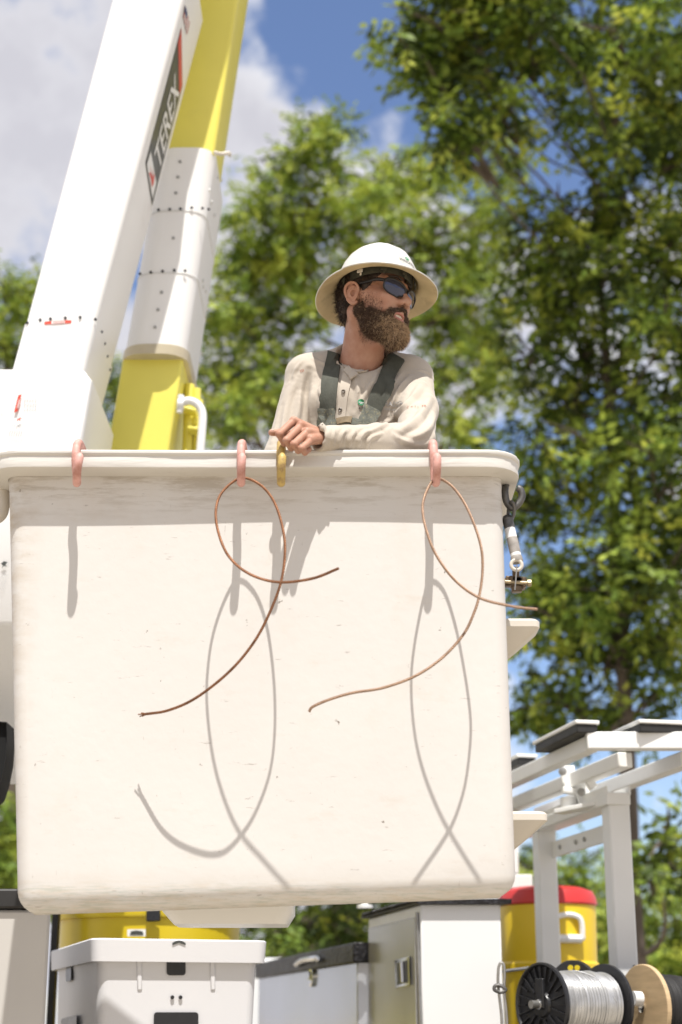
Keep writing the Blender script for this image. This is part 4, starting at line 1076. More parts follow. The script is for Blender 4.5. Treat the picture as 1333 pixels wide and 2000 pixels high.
c = P(37, 790, zf - .002); v, f = glyphs('DANGER', .011); d_.add([c + Vector((-q[1] * .9 + q[0] * .2, 0, q[0] * 1.0)) for q in v], f, 0)
for k in range(10):
    fq(49 + (k % 5) * 5.4 + 1, 772 + (k // 5) * 17, 1.6, 15, .25, 2)
for k in range(12): fq(20 + (k % 6) * 4.6, 828 + (k // 6) * 14, 1.5, 12, .25, 2)
for k in range(3): fq(3 + k * 3.2, 796, 1.0, 18, .25, 2); fq(2 + k * 3, 832, 1.0, 18, .25, 2)
fpoly([(33, 820), (40, 815), (43, 818), (39, 819), (42, 823), (36, 820), (34, 824)], zf, d_, 0)
d_.build('warning_label', [M['redink'], M['whiteink'], M['palegrey'], M['ink']], cover); d_ = MB()
fpoly([(2, 1101), (8, 1096), (15, 1098), (11, 1103), (14, 1107), (8, 1105), (4, 1111), (6, 1104)], zf + .008, d_, 3)
for k in range(5): fq(3 + k * 2.6, 1120, .9, 34, .2, 2, -.01)
d_.build('warning_label', [M['redink'], M['whiteink'], M['palegrey'], M['ink']], cover)
# bracket and pin beside the cover
pl = MB(); pts = [(176, 760), (186, 758), (196, 800), (206, 862), (200, 880), (170, 884), (160, 840)]
pts = [(a, b + 14) for a, b in pts]
f_ = [P(x, y, 5.46) for x, y in pts]; b2 = [q + Vector((0, .03, 0)) for q in f_]; pl.rings([f_, b2]); pl.build('tip_bracket', M['greywhite'], lift)
pin_ = MB(); pin_.tube([P(175, 835, 5.43), P(174, 868, 5.43)], .010, 10); pin_.tube([P(167, 838, 5.42), P(182, 838, 5.42)], .006, 8); pin_.build('lock_pin', M['chrome'], lift, smooth=True, sharp=40)
pin_ = MB(); pin_.tube([P(149, 826, 5.0), P(150, 848, 5.0)], .006, 8); pin_.ball(P(149, 838, 4.99), .008); pin_.build('lock_pin', M['chrome'], lift, smooth=True, sharp=40)

# yellow boom with white sleeve
YY = 5.46
ub, _ = beam((320, 285), (372, 0), (421, 285), (465, 0), YY + .03, .30, .018, 300, -1500)
yb = tag(ub.build('yellow_boom', M['yellow'], lift, smooth=True, sharp=40), 'yellow boom rising through a white sleeve')
sb_, sedge = beam((238, 690), (308, 290), (362, 680), (420, 290), YY, .50, .075, 672, 288)
sleeve = sb_.build('white_sleeve', M['boomwhite'], yb, smooth=True, sharp=45)
lp, _ = beam((238, 690), (308, 290), (362, 680), (420, 290), YY, .50, .085, 692, 673, grow=.008)
lp.build('sleeve_collar', material('bounce_tan_gelcoat', (.60, .53, .38), .4, var=.1), yb, smooth=True, sharp=45)  # tan of the light bounced from below is put into this colour
for yy, g_ in ((411, .0035), (532, .0035)):
    q_, _ = beam((238, 690), (308, 290), (362, 680), (420, 290), YY, .50, .075, yy + 2, yy, grow=.0025); q_.build('seam', M['greywhite'], yb, smooth=True, sharp=45)
bl_ = [(310, 410), (332, 409), (353, 408), (375, 406), (396, 407), (408, 409), (274, 535), (295, 532), (318, 530), (341, 528), (362, 529)]
for x, y in bl_: bolt(P(x, y, YY - .003), (0, -1, 0), .006, M['blackplastic'], yb)
for x, y in ((352, 316), (348, 346), (344, 377), (339, 465), (316, 571), (309, 605), (303, 639)): bolt(P(x, y, YY - .001), (0, -1, 0), .0065, M['steel'], yb)
Q0 = sedge((362, 680), (420, 290), 680); Q1 = sedge((362, 680), (420, 290), 290); qn = Vector((0, 1, 0)).cross(Q1 - Q0).normalized(); qn = qn if qn.x > 0 else -qn
for x, y in ((396, 548), (402, 568), (407, 592), (409, 372), (413, 395), (425, 346), (432, 352), (397, 560), (405, 604), (393, 690), (419, 420)): bolt(on_plane(x, y, Q0, qn, .001), qn, .008, M['greywhite'], yb)
lb, _ = beam((240, 700), (298, 360), (360, 690), (412, 360), YY + .05, .36, .012, 1320, 690)
lb.build('yellow_base', M['yellow'], yb, smooth=True, sharp=40)
for pts, r in (([(371, 752), (366, 900)], .020), ([(384, 760), (382, 830)], .018), ([(390, 782), (384, 900)], .016)):
    m_ = MB(); m_.tube([P(x, y, YY + .2) for x, y in pts], r, 12); m_.build('hydraulic_tube', M['yellow'], yb, smooth=True, sharp=40)
m_ = MB(); m_.bar(P(371, 800, YY + .15), P(369, 806, YY + .15), .06, .06); m_.build('tube_clamp', M['yellow'], yb, bevel=.004)
m_ = MB(); m_.bar(P(384, 838, YY + .15), P(383, 845, YY + .15), .06, .06); m_.build('tube_clamp', M['yellow'], yb, bevel=.004)
m_ = MB(); hp = [(351, 787), (368, 783), (382, 787), (392, 797), (396, 812), (395, 840), (390, 900)]
m_.tube(spline([P(x, y, YY + .02) for x, y in hp], 6), .0155, 14); m_.lathe([(.02, -.01), (.022, 0), (.02, .012)], P(353, 790, YY + .02), (1, 0, 0), 12); m_.tube([P(354, 772, YY + .02), P(351, 806, YY + .02)], .012, 10)
m_.build('grab_handle', M['white'], yb, smooth=True, sharp=40)
m_ = MB(); m_.tube(spline([P(420, 298, YY), P(432, 301, YY - .02), P(447, 299, YY), P(449, 303, YY + .1)], 4), .008, 8); m_.build('tie_rope', M['cream'], yb, smooth=True)
# pedestal the booms stand on
m_ = MB(); a = P(240, 1320, YY + .05); m_.lathe([(.34, 0), (.34, .30), (.28, .34), (.22, .9)], (-.8, 7.5, 1.022), seg=32); m_.build('turret', M['yellow'], lift, smooth=True, sharp=40)
m_ = MB(); q = P(275, 1315, YY + .3); m_.bar(q, (-.8, 7.5, 1.8), .26, .3, up=(0, 1, 0)); m_.build('elbow_arm', M['yellow'], lift, bevel=.01)
m_ = MB(); b = P(60, 1200, 5.2); m_.bar((b.x - .1, 5.5, b.z), (-.95, 7.3, 1.6), .16, .2, up=(0, -1, 0)); m_.build('lower_arm', M['boomwhite'], lift, bevel=.01)
# black cloth bag and cable hanging under the cover
m_ = MB(); pts = [(-60, 1412), (22, 1418), (23, 1450), (20, 1490), (12, 1530), (2, 1562), (-30, 1590), (-60, 1580)]
f_ = []
for yo, k in ((4.95, .92), (4.93, 1), (5.05, 1), (5.08, .92)):
    c = P(-20, 1490, 5.); f_.append([c.lerp(P(x, y, 5.), k) + Vector((0, yo - 5., 0)) for x, y in pts])
m_.rings(f_); tag(m_.build('cloth_bag', material('black_canvas', (.006, .006, .006), .95, var=.2), smooth=True, sharp=40, origin=P(0, 1415, 5.)), 'black canvas bag hanging at the left edge under the boom cover', 'bag')
# ------------------------------------------------------------------ utility truck behind the bucket
truck = tag(empty('utility_truck', (0.4, 6.0, 0)), 'white utility truck body with tool cabinet, side box and ladder rack', 'truck')
AX = Vector((-.21, .978, 0)).normalized(); TX = Vector((1, -.02, 0)); UP = Vector((0, 0, 1)); DECK = 1.02
def block(o, a, b, c, m=None, mi=0):
    """o corner, a right, b back, c up"""
    m = m or MB(); o = Vector(o); q = [o, o + a, o + a + b, o + b]; m.hull8([*q, *[p + c for p in q]], mi); return m
# tall cabinet
C0 = P(822, 1766, 5.6); hc = C0.z - DECK
cab = tag(block((C0.x, C0.y, DECK), TX * .27, AX * .78, UP * hc).build('tool_cabinet', M['white'], truck, bevel=.006), 'tall white tool cabinet')
o = C0 - TX * .02 - AX * .025 ; 
def treadplate(name, base):
    m = material(name, base, .45, metal=.3, var=.2, vscale=20); nt = m.node_tree; N = nt.nodes; L = nt.links
    t = N.new('ShaderNodeTexCoord'); w1 = N.new('ShaderNodeTexVoronoi'); w1.inputs['Scale'].default_value = 55; L.new(t.outputs['Object'], w1.inputs['Vector'])
    b = N.new('ShaderNodeBump'); b.inputs['Distance'].default_value = .004; L.new(w1.outputs['Distance'], b.inputs['Height']); L.new(b.outputs[0], N['Principled BSDF'].inputs['Normal']); return m
M['tread'] = treadplate('black_tread_plate', (.022, .021, .024))
l_ = MB(); block(o, TX * .32, AX * .84, UP * .016, l_)
for k in range(26): 
    q = o + AX * (.015 + k * .031) - TX * .002; l_.ball(q + UP * .012, .0075, seg=6)
l_.build('cabinet_lid', M['tread'], cab, smooth=True, sharp=40)
nrm = Vector((-AX.y, AX.x, 0)); nrm = nrm if nrm.x < 0 else -nrm
dm = MB(); block(Vector((C0.x, C0.y, DECK + .03)) + AX * .035 + nrm * .012, -nrm * .012, AX * .70, UP * (hc - .07), dm)
M['door'] = material('silver_grey_paint', (.50, .49, .46), .22, metal=.35, var=.05, vscale=3)
door = dm.build('door', M['door'], cab, bevel=.004)
def lp_(px, py, off=.014): return on_plane(px, py, C0, nrm, off)
m_ = MB(); q = [(771, 1876), (799, 1868), (801, 1924), (773, 1930)]
v0 = [lp_(*p_, .012) for p_ in q]; v1 = [lp_(*p_, .020) for p_ in q]; m_.rings([v1[::-1], v0[::-1]]); m_.build('latch_frame', M['chrome'], door, bevel=.001)
m_ = MB(); q = [(775, 1882), (796, 1875), (797, 1918), (776, 1924)]; v0 = [lp_(*p_, .0195) for p_ in q]; v1 = [lp_(*p_, .0205) for p_ in q]; m_.rings([v1[::-1], v0[::-1]]); m_.build('latch_recess', M['blackplastic'], door)
m_ = MB(); m_.tube([lp_(786, 1880, .024), lp_(788, 1919, .024)], .009, 10); m_.build('latch_paddle', M['chrome'], door, smooth=True, sharp=40)
m_ = MB(); m_.tube([lp_(815, 1782, .006), lp_(823, 2010, .006)], .006, 8); m_.build('door_hinge', M['steel'], cab, smooth=True)
# knob on the roof
m_ = MB(); c = P(713, 1774, 6.2); m_.lathe([(.03, 0), (.03, .012), (.012, .016), (.012, .03)], c, seg=16); m_.build('roof_knob', M['white'], cab, smooth=True, sharp=40)
# long side toolbox
T0 = P(698, 1862, 6.35); hb_ = T0.z - DECK
tb = tag(block((T0.x, T0.y, DECK), TX * .45, AX * 2.3, UP * (hb_ - .03)).build('side_toolbox', material('silver_box_paint', (.58, .60, .64), .14, metal=.6, var=.04, vscale=2), truck, bevel=.005), 'long silver side toolbox with black lid')
l_ = MB(); block(T0 - TX * .02 - AX * .02 - UP * .035, TX * .48, AX * 2.34, UP * .075, l_); l_.build('toolbox_lid', M['tread'], tb, bevel=.006)
def lq(px, py, off=.0): return on_plane(px, py, T0, nrm, off)
m_ = MB(); m_.tube(spline([lq(579, 1884, .03), lq(590, 1876, .045), (lq(605, 1873, .05)), lq(618, 1872, .045), lq(621, 1876, .03)], 4), .011, 8); m_.build('lid_handle', M['chrome'], tb, smooth=True)
m_ = MB(); c = lq(612, 1906, .0); m_.lathe([(.045, 0), (.045, .012), (.036, .014), (.03, .006)], c, nrm, 20); m_.lathe([(.012, .006), (.012, .02)], c, nrm, 10); m_.build('lock', M['chrome'], tb, smooth=True, sharp=35)
# near-left box
m_ = MB(); x1 = P(99, 1800, 4.6).x; zt = P(0, 1776, 4.6).z; m_.hull8([(-1.75, 4.6, DECK), (x1, 4.6, DECK), (x1 - .22, 5.3, DECK), (-1.75, 5.3, DECK), (-1.75, 4.6, zt), (x1, 4.6, zt), (x1 - .22, 5.3, zt), (-1.75, 5.3, zt)]); lb2 = tag(m_.build('side_box', material('pale_grey_box_paint', (.52, .50, .47), .4, var=.04, vscale=3), truck, bevel=.01), 'plain pale box at the lower left')
m_ = MB(); m_.hull8([(-1.77, 4.585, zt + .002), (x1 - .03, 4.585, zt + .002), (x1 - .25, 5.32, zt + .002), (-1.77, 5.32, zt + .002), (-1.77, 4.585, zt + .055), (x1 - .03, 4.585, zt + .055), (x1 - .25, 5.32, zt + .055), (-1.77, 5.32, zt + .055)]); m_.build('box_lid', M['black'], lb2, bevel=.006)
m_ = MB(); m_.box((P(101, 1800, 5.95).x, 5.95, DECK), (P(114, 1800, 5.95).x, 6.0, P(0, 1770, 5.95).z)); m_.build('gap_shade_strip', M['black'], truck, bevel=.004)  # added black strip standing for the shade in the gap
# ladder rack
M['rackwhite'] = material('rack_white_powder_coat', (.82, .82, .80), .4, var=.04, vscale=4)
rack = tag(empty('ladder_rack', P(1200, 1990, 5.5), truck), 'white powder coated ladder rack frame')
def chan(a, b, w, h, name='rail', m=None):
    """C channel: web with two flanges"""
    a = Vector(a); b = Vector(b); t = (b - a).normalized(); sd = t.cross(UP).normalized(); mb = MB(); th = .005
    mb.bar(a, b, w, h)
    o_ = mb.build(name, m or M['rackwhite'], rack, bevel=.004); return o_
z1 = P(1140, 1447, 5.2).z
ra = P(1142, 1448, 5.2)
chan(ra + Vector((.005, 0, 0)), ra + Vector((1.1, 0, .0)), .05, .056, 'cross_bar')
chan(ra + Vector((.026, .03, -.004)), ra + Vector((.026, .03, -.004)) + AX * 1.75, .045, .05)
for px, py, L in ((1222, 1484, 1.5), (1345, 1482, 1.5)):
    q = P(px, py, 5.27); chan(q, q + AX * L, .05, .05)
m_ = P(1005, 1592, 6.35)
chan(P(930, 1598, 6.45), P(1100, 1598, 6.45), .05, .04, 'cross_bar')
def pad(px, py, Y, L, w=.07):
    q = P(px, py, Y); p_ = rackpad = empty('pad', q, rack)
    m1 = MB(); m1.bar(q + UP * .014, q + UP * .014 + AX * L, w, .028); m1.build('rubber', M['black'], p_, bevel=.003)
    m2 = MB(); m2.bar(q + UP * .034 - AX * .006, q + UP * .034 + AX * (L + .01), w + .012, .013); m2.build('plate', M['rackwhite'], p_, bevel=.003)
pad(1148, 1431, 5.17, .42); pad(1300, 1431, 5.17, .25, .17); pad(1030, 1494, 6.05, .3)
# posts and head beam
pA = P(1208, 1572, 5.5); pB = pA + AX * .80; pB = P(1067, 1622, 6.3)
for q, w in ((pA, .072), (pB, .072)):
    mb = MB(); block((q.x - w / 2, q.y - .02, DECK), Vector((w, 0, 0)), Vector((-.012, .085, 0)), UP * (q.z - DECK), mb); mb.build('post', M['rackwhite'], rack, bevel=.006)
d_ = (pB - pA).normalized()
chan(pA + UP * .018 - d_ * .05 + Vector((-.012, .02, 0)), pB + UP * .018 + d_ * .25, .085, .042, 'head_beam')
mb = MB(); mb.bar(pA + UP * .045 - d_ * .05 + Vector((-.050, .02, 0)), pB + UP * .045 + d_ * .2 + Vector((-.038, 0, 0)), .006, .03); mb.bar(pA + UP * .045 - d_ * .05 + Vector((.028, .02, 0)), pB + UP * .045 + d_ * .2 + Vector((.038, 0, 0)), .006, .03); mb.build('beam_flange', M['rackwhite'], rack, bevel=.001)
mb = MB(); mb.bar(pA - UP * .075 + d_ * .06 + Vector((.02, 0, 0)), pB - UP * .075 - d_ * .02 + Vector((.02, 0, 0)), .012, .06); brace = mb.build('brace_plate', M['rackwhite'], rack, bevel=.002)
for t in (.2, .5, .62, .85):
    c = (pA - UP * .075).lerp(pB - UP * .075, t) + Vector((.013, -.003, 0)); bolt(c, nrm, .009, M['steel'], brace)
# clamp between rail and beam
mb = MB(); c = P(1112, 1540, 5.75)
mb.tube([P(1111, 1558, 5.75), P(1111, 1580, 5.75)], .030, 14); mb.bar(P(1108, 1496, 5.72), P(1112, 1538, 5.72), .02, .05); mb.bar(P(1098, 1543, 5.72), P(1124, 1546, 5.72), .05, .02); mb.bar(P(1092, 1586, 5.72), P(1172, 1570, 5.6), .06, .016); mb.bar(P(1128, 1525, 5.74), P(1148, 1580, 5.74), .05, .05)
mb.build('rail_clamp', M['rackwhite'], rack, bevel=.003)
for x, y in ((1099, 1507), (1136, 1547), (1156, 1524)): bolt(P(x, y, 5.69), (-.2, -1, 0), .015, M['steel'], rack)
mb = MB(); mb.bar(P(1148, 1520, 5.6), P(1160, 1540, 5.6), .03, .03); mb.build('rail_clip', M['rackwhite'], rack, bevel=.003)
# white frame further forward
mb = MB(); mb.box((P(995, 1700, 7.2).x, 7.2, P(0, 1735, 7.2).z), (P(1040, 1700, 7.2).x, 7.5, P(0, 1708, 7.2).z)); mb.box((P(1003, 1700, 7.2).x, 7.2, P(0, 1706, 7.2).z), (P(1014, 1700, 7.2).x, 7.28, P(0, 1650, 7.2).z)); mb.build('cab_guard', M['rackwhite'], truck, bevel=.004)
# deck, chassis, wheels
mb = MB(); mb.box((-1.75, 4.55, DECK - .12), (2.2, 10.5, DECK - .002)); mb.build('deck', M['black'], truck, bevel=.01)
mb = MB(); mb.box((-.9, 4.8, .62), (1.5, 11.5, DECK - .13)); mb.build('chassis', M['black'], truck, bevel=.01)
mb = MB(); mb.box((-1.0, 10.6, .7), (1.4, 12.6, 2.0)); cabn = mb.build('cab', M['white'], truck, bevel=.12)
for wx in (-1.35, 1.75):
    for wy in (5.9, 11.3):
        mb = MB(); mb.lathe([(.28, -.14), (.46, -.13), (.50, -.08), (.50, .08), (.46, .13), (.28, .14)], (wx, wy, .5), (1, 0, 0), 36); w = mb.build('wheel', M['black'], truck, smooth=True, sharp=40)
        mb = MB(); mb.lathe([(.27, -.10), (.27, .10)], (wx, wy, .5), (1, 0, 0), 28); mb.build('wheel_rim', M['steel'], w, smooth=True, sharp=40)

# ------------------------------------------------------------------ things carried on the truck
# white tool bin, turned a little
ba = math.radians(17); bx = Vector((math.cos(ba), math.sin(ba), 0)); by = Vector((-math.sin(ba), math.cos(ba), 0)); B0 = P(182, 1832, 4.78)
bw = .515; bd = .93
M['binwhite'] = material('white_bin_plastic', (.70, .70, .72), .38, var=.03, vscale=3, sss=0)
binr = tag(empty('tool_bin', (B0.x + .2, B0.y + .3, DECK), None), 'white plastic tool bin with square hand holes under the bucket', 'bin')
def bring(z, g, r=.03):
    return [B0 + bx * x + by * y + Vector((0, 0, z)) for x, y, _, _ in rrect2(-g, bw + g, -g, bd + g, r)]
zb = DECK + .002 - B0.z
mb = MB(); mb.rings([bring(zb, -.045), bring(-.08, -.022), bring(-.062, -.02), bring(-.02, -.018), bring(-.02, -.03), bring(-.3, -.045)], cap=True); body_ = mb.build('bin_wall', M['binwhite'], binr, smooth=True, sharp=35)
mb = MB(); mb.rings([bring(-.062, -.014), bring(-.064, 0), bring(-.004, .004), bring(0, 0), bring(0, -.012), bring(-.03, -.012)], cap=False, closed=True); lip = mb.build('bin_lip', M['binwhite'], binr, smooth=True, sharp=35)
bn = bx.cross(UP); bn = bn if bn.y < 0 else -bn
bln = -bx
def bf(px, py, off): return on_plane(px, py, B0 + by * .022, bn, off)
def bs_(px, py, off): return on_plane(px, py, B0 + bx * .022, bln, off)
def rpoly(x0, y0, x1, y1, r=3.5, dy=0, n=4):
    o = []
    for cx, cy, a0 in ((x1 - r, y0 + r, -90), (x1 - r, y1 - r, 0), (x0 + r, y1 - r, 90), (x0 + r, y0 + r, 180)):
        for k in range(n + 1):
            a = math.radians(a0 + 90 * k / n); X = cx + r * math.cos(a); o.append((X, cy + r * math.sin(a) + dy * (X - x0)))
    return o
for (x0, y0, x1, y1) in ((326, 1869, 363, 1905), (301, 1977, 388, 2045)):
    mb = MB(); q = rpoly(x0, y0, x1, y1, 6); mb.rings([[bf(*p_, .004) for p_ in q], [bf(*p_, -.01) for p_ in q]]); mb.build('hole_shade_panel', M['blackplastic'], body_)  # black panels on the wall stand for the dark inside of holes
for (x0, y0, x1, y1) in ((129, 1886, 139, 1918), (120, 1990, 150, 2040)):
    mb = MB(); q = rpoly(x0, y0, x1, y1, 3, -.25); mb.rings([[bs_(*p_, .008) for p_ in q], [bs_(*p_, -.01) for p_ in q]]); mb.build('hole_shade_panel', M['blackplastic'], body_)
for x, y in ((337, 1948), (353, 1948)): bolt(bf(x, y, .001), bn, .006, M['blackplastic'], body_)
for x in (272, 415):
    mb = MB(); mb.bar(bf(x, 1874, .002), bf(x + 1, 1934, -.004), .014, .012, up=tuple(bn)); mb.build('rib', M['binwhite'], body_, bevel=.003)
mb = MB()
def bfl(px, py, off=.006): return on_plane(px, py, B0, bn, off)
arch = [(337, 1846)] + [(337 + 26 * t, 1842 - 5.5 * math.sin(math.pi * t)) for t in [k / 10 for k in range(11)]] + [(363, 1846), (350, 1841.5)]
mb.add([bfl(*p_) for p_ in arch], [tuple(range(len(arch)))], 0)
v, f = glyphs('TOOLS', .012)
mb.build('bin_emblem', [M['ink']], lip)
# round yellow tub behind the bin
M['tub'] = material('glossy_yellow_plastic', (.74, .56, .02), .3, var=.05, vscale=4)
tc_ = P(295, 1785, 6.25); tr_ = 180 / 3150 * 6.2
tub = tag(empty('yellow_tub', (tc_.x, tc_.y, DECK)), 'round yellow plastic tub behind the white bin', 'tub')
mb = MB(); mb.lathe([(tr_ * .86, DECK - tc_.z + .002), (tr_ * .95, -.06), (tr_ * .955, -.03)], tc_, seg=56); mb.build('tub_wall', M['tub'], tub, smooth=True, sharp=35)
mb = MB(); mb.lathe([(tr_ * .93, -.034), (tr_ * .99, -.03), (tr_, -.02), (tr_ * .995, .035), (tr_ * .97, .045), (tr_ * .5, .06), (0, .062)], tc_, seg=56); lid_ = mb.build('tub_lid', M['tub'], tub, smooth=True, sharp=35)
mb = MB(); c = P(300, 1788, tc_.y - tr_ - .01); mb.bar(P(300, 1776, c.y), P(300, 1800, c.y), .05, .02, up=(0, -1, 0)); mb.build('latch', M['blackplastic'], lid_, bevel=.005)
mb = MB(); fpoly([(249, 1829), (249, 1815), (285, 1815), (285, 1829)], tc_.y - tr_ - .004, mb, 1); fpoly([(254, 1826), (256, 1819), (267, 1817), (279, 1819), (281, 1826)], tc_.y - tr_ - .006, mb, 0); mb.build('label', [M['ink'], M['whiteink']], tub)
# drinks cooler
cy = 6.78; cc = P(1069, 1768, cy); cr = 93 / 3150 * cy
cooler = tag(empty('drinks_cooler', (cc.x, cy, DECK)), 'yellow round drinks cooler with red lid behind the rack posts', 'cooler')
M['coolyel'] = material('cooler_yellow_plastic', (.78, .55, .02), .38, var=.04, vscale=5)
mb = MB(); rg = []
for r, z in ((.90, DECK - cc.z + .002), (.93, -.42), (.965, -.27), (1.0, -.262), (1.0, -.235), (.965, -.225), (.985, -.02), (.97, -.004)):
    rg.append([cc + Vector((math.cos(a) * cr * r * (1 + (.012 if (k % 2 and z < -.27) else 0)), math.sin(a) * cr * r * (1 + (.012 if (k % 2 and z < -.27) else 0)), z)) for k, a in enumerate([2 * math.pi * k / 96 for k in range(96)])])
mb.rings(rg); cbody = mb.build('cooler_wall', M['coolyel'], cooler, smooth=True, sharp=30)
mb = MB(); mb.lathe([(cr * .99, -.006), (cr * 1.02, 0), (cr * .99, .03), (cr * .93, .052), (cr * .7, .068), (0, .075)], cc, seg=56); mb.build('cooler_lid', material('red_lid_plastic', (.55, .035, .035), .35, var=.05), cooler, smooth=True, sharp=35)
yf = cy - cr - .006
hp = [(1086, 1790), (1110, 1786), (1128, 1790), (1136, 1800), (1138, 1826), (1134, 1834), (1086, 1833)]
mb = MB(); mb.tube(spline([P(x, y, yf + (.0 if x < 1100 else .02)) for x, y in hp], 5), .011, 8); mb.tube([P(1086, 1833, yf), P(1136, 1834, yf + .02)], .017, 8); mb.build('cooler_handle', M['white'], cooler, smooth=True)
# reels of wire
def reel(cL, d, L, R, rd, mf, mw, label, name='wire_reel', spokes=True, wr=.0022, stickers=False):
    cL = Vector(cL); d = Vector(d).normalized(); root = tag(empty(name, cL), label, 'reel', 'reels of wire on the truck side')
    s_ = d.cross(UP).normalized(); u_ = s_.cross(d)
    for k, c in enumerate((cL, cL + d * L)):
        dd = d if k else -d; mb = MB()
        if spokes: mb.lathe([(.0, 0), (R * .30, 0), (R * .94, .001), (R, .002), (R, .012), (R * .95, .014), (R * .92, .010), (R * .90, .004), (R * .32, .004), (R * .28, .012), (0, .012)], c, dd, 56)
        else: mb.lathe([(0, 0), (R * .98, 0), (R, .002), (R, .014), (R * .985, .016), (0, .016)], c, dd, 56)
        fl = mb.build('flange', mf, root, smooth=True, sharp=35)
        if spokes and k == 0:
            for j in range(24):
                a = 2 * math.pi * j / 24; v_ = s_ * math.cos(a) + u_ * math.sin(a); r0_ = .36 if j % 2 else .62
                mb = MB(); mb.bar(c + dd * .006 + v_ * R * r0_, c + dd * .006 + v_ * R * .91, .0035, .010, up=tuple(dd)); mb.build('spoke', mf, fl)
            mb = MB(); mb.bar(c + dd * .012 - u_ * R * .1, c + dd * .012 + u_ * R * .62, R * .30, .012, up=tuple(dd)); mb.build('hub_plate', mf, fl, bevel=.003)
        mb = MB(); mb.lathe([(R * .12, .010), (R * .12, .022), (R * .07, .024), (R * .07, .018), (R * .05, .018)], c, dd, 20); mb.build('hub', M['chrome'] if k == 0 else mf, fl, smooth=True, sharp=35)
    n = int(L * .97 / (wr * 1.9)); mb = MB(); pr = [(rd * .6, .004)]; rr_ = random.Random(5)
    for j in range(n):
        h = .006 + (L - .012) * (j + .5) / n; b_ = rd * (1 + rr_.uniform(-.015, .02) + .02 * math.sin(j * .35))
        pr += [(b_ - wr * .8, h - wr * .9), (b_, h), (b_ - wr * .8, h + wr * .9)]
    pr.append((rd * .6, L - .004)); mb.lathe(pr, cL, d, 56); mb.build('wound_wire', mw, root, smooth=True, sharp=50)
    return root, s_, u_
M['silverwire'] = material('bright_aluminium_wire', (.62, .62, .62), .3, metal=.8, var=.15, vscale=30)
M['blackwire'] = material('black_cable_sheath', (.025, .024, .024), .5, var=.2, vscale=30)
M['ply'] = material('plywood_flange', (.58, .42, .24), .65, var=.12, vscale=10, stretch=(1, 1, 6), dirt=((.30, .18, .10), 18, .58, .75, .7))
dr = Vector((.84, .54, 0)).normalized(); rc = P(1063, 1962, 5.0); Rr = 76 / 3150 * 5.0
root, s_, u_ = reel(rc, dr, .235, Rr, Rr * .80, M['blackplastic'], M['silverwire'], 'black flanged reel of shiny silver wire in front of the rack post')
mb = MB(); q = spline([rc + dr * .07 + (s_ * -.35 + u_ * .94) * Rr * .83, rc + dr * .12 + (s_ * .25 + u_ * .95) * Rr * .83, rc + dr * .17 + (s_ * .72 + u_ * .62) * Rr * .83, rc + dr * .2 + (s_ * .95 + u_ * .1) * Rr * .83], 8); mb.tube(q, .0022, 6); mb.build('loose_strand', M['silverwire'], root, smooth=True)
rc2 = P(1126, 1964, 5.42); reel(rc2, dr, .2, 82 / 3150 * 5.42, .07, M['blackplastic'], M['blackwire'], 'black reel with yellow dots behind the silver wire reel', spokes=False)
for x in (1115, 1128): 
    mb = MB(); q = P(x, 1888, 5.36); mb.lathe([(.0, 0), (.009, 0), (.009, .003), (0, .003)], q + Vector((0, 0, -.004)), (-.5, -.85, 0), 16); mb.build('dot_sticker', M['tub'], bpy.data.objects['wire_reel.001'])
rc3 = P(1264, 1968, 5.15); reel(rc3, Vector((.90, .43, 0)), .26, 78 / 3150 * 5.15, .096, M['ply'], M['blackwire'], 'plywood reel of black cable at the right edge', spokes=False, wr=.005)
mb = MB(); mb.tube([rc - dr * .05, rc + dr * .42], .012, 12); mb.build('axle', M['steel'], truck, smooth=True, sharp=40)
mb = MB(); mb.tube([P(1236, 1950, 5.12), P(1252, 1951, 5.13)], .022, 14); mb.build('axle', M['white'], truck, smooth=True, sharp=40)
mb = MB(); mb.bar((rc + dr * .28) - UP * .02, Vector(((rc + dr * .28).x, (rc + dr * .28).y, DECK)), .05, .03); mb.bar((rc - dr * .06) - UP * .13, Vector(((rc - dr * .06).x, (rc - dr * .06).y, DECK)), .05, .03); mb.build('reel_stand', M['rackwhite'], truck, bevel=.003)
# snap hook hanging on a rod beside the cooler
sn_ = tag(empty('snap_hook', P(978, 1900, 4.95)), 'long steel snap hook hanging in front of the yellow cooler', 'hook')
mb = MB(); mb.tube(spline([P(x, y, 4.95) for x, y in ((974, 1890), (978, 1881), (984, 1884), (986, 1905), (985, 1935), (990, 1985), (991, 2030))], 5), .0042, 8); mb.tube(spline([P(x, y, 4.95) for x, y in ((974, 1890), (973, 1915), (975, 1940), (980, 1985), (981, 2030))], 5), .0042, 8); mb.build('loop', M['steel'], sn_, smooth=True)
mb = MB(); mb.tube([P(984, 1897, 4.96), P(1036, 1890, 5.2)], .005, 8); mb.build('rod', M['steel'], sn_, smooth=True)
mb = MB(); mb.tube(spline([P(x, y, 4.94) for x, y in ((966, 1928), (972, 1924), (982, 1927), (988, 1934), (978, 1938), (967, 1934))], 4, closed=True), .0055, 8, closed=True); mb.build('shackle', M['darksteel'], sn_, smooth=True)
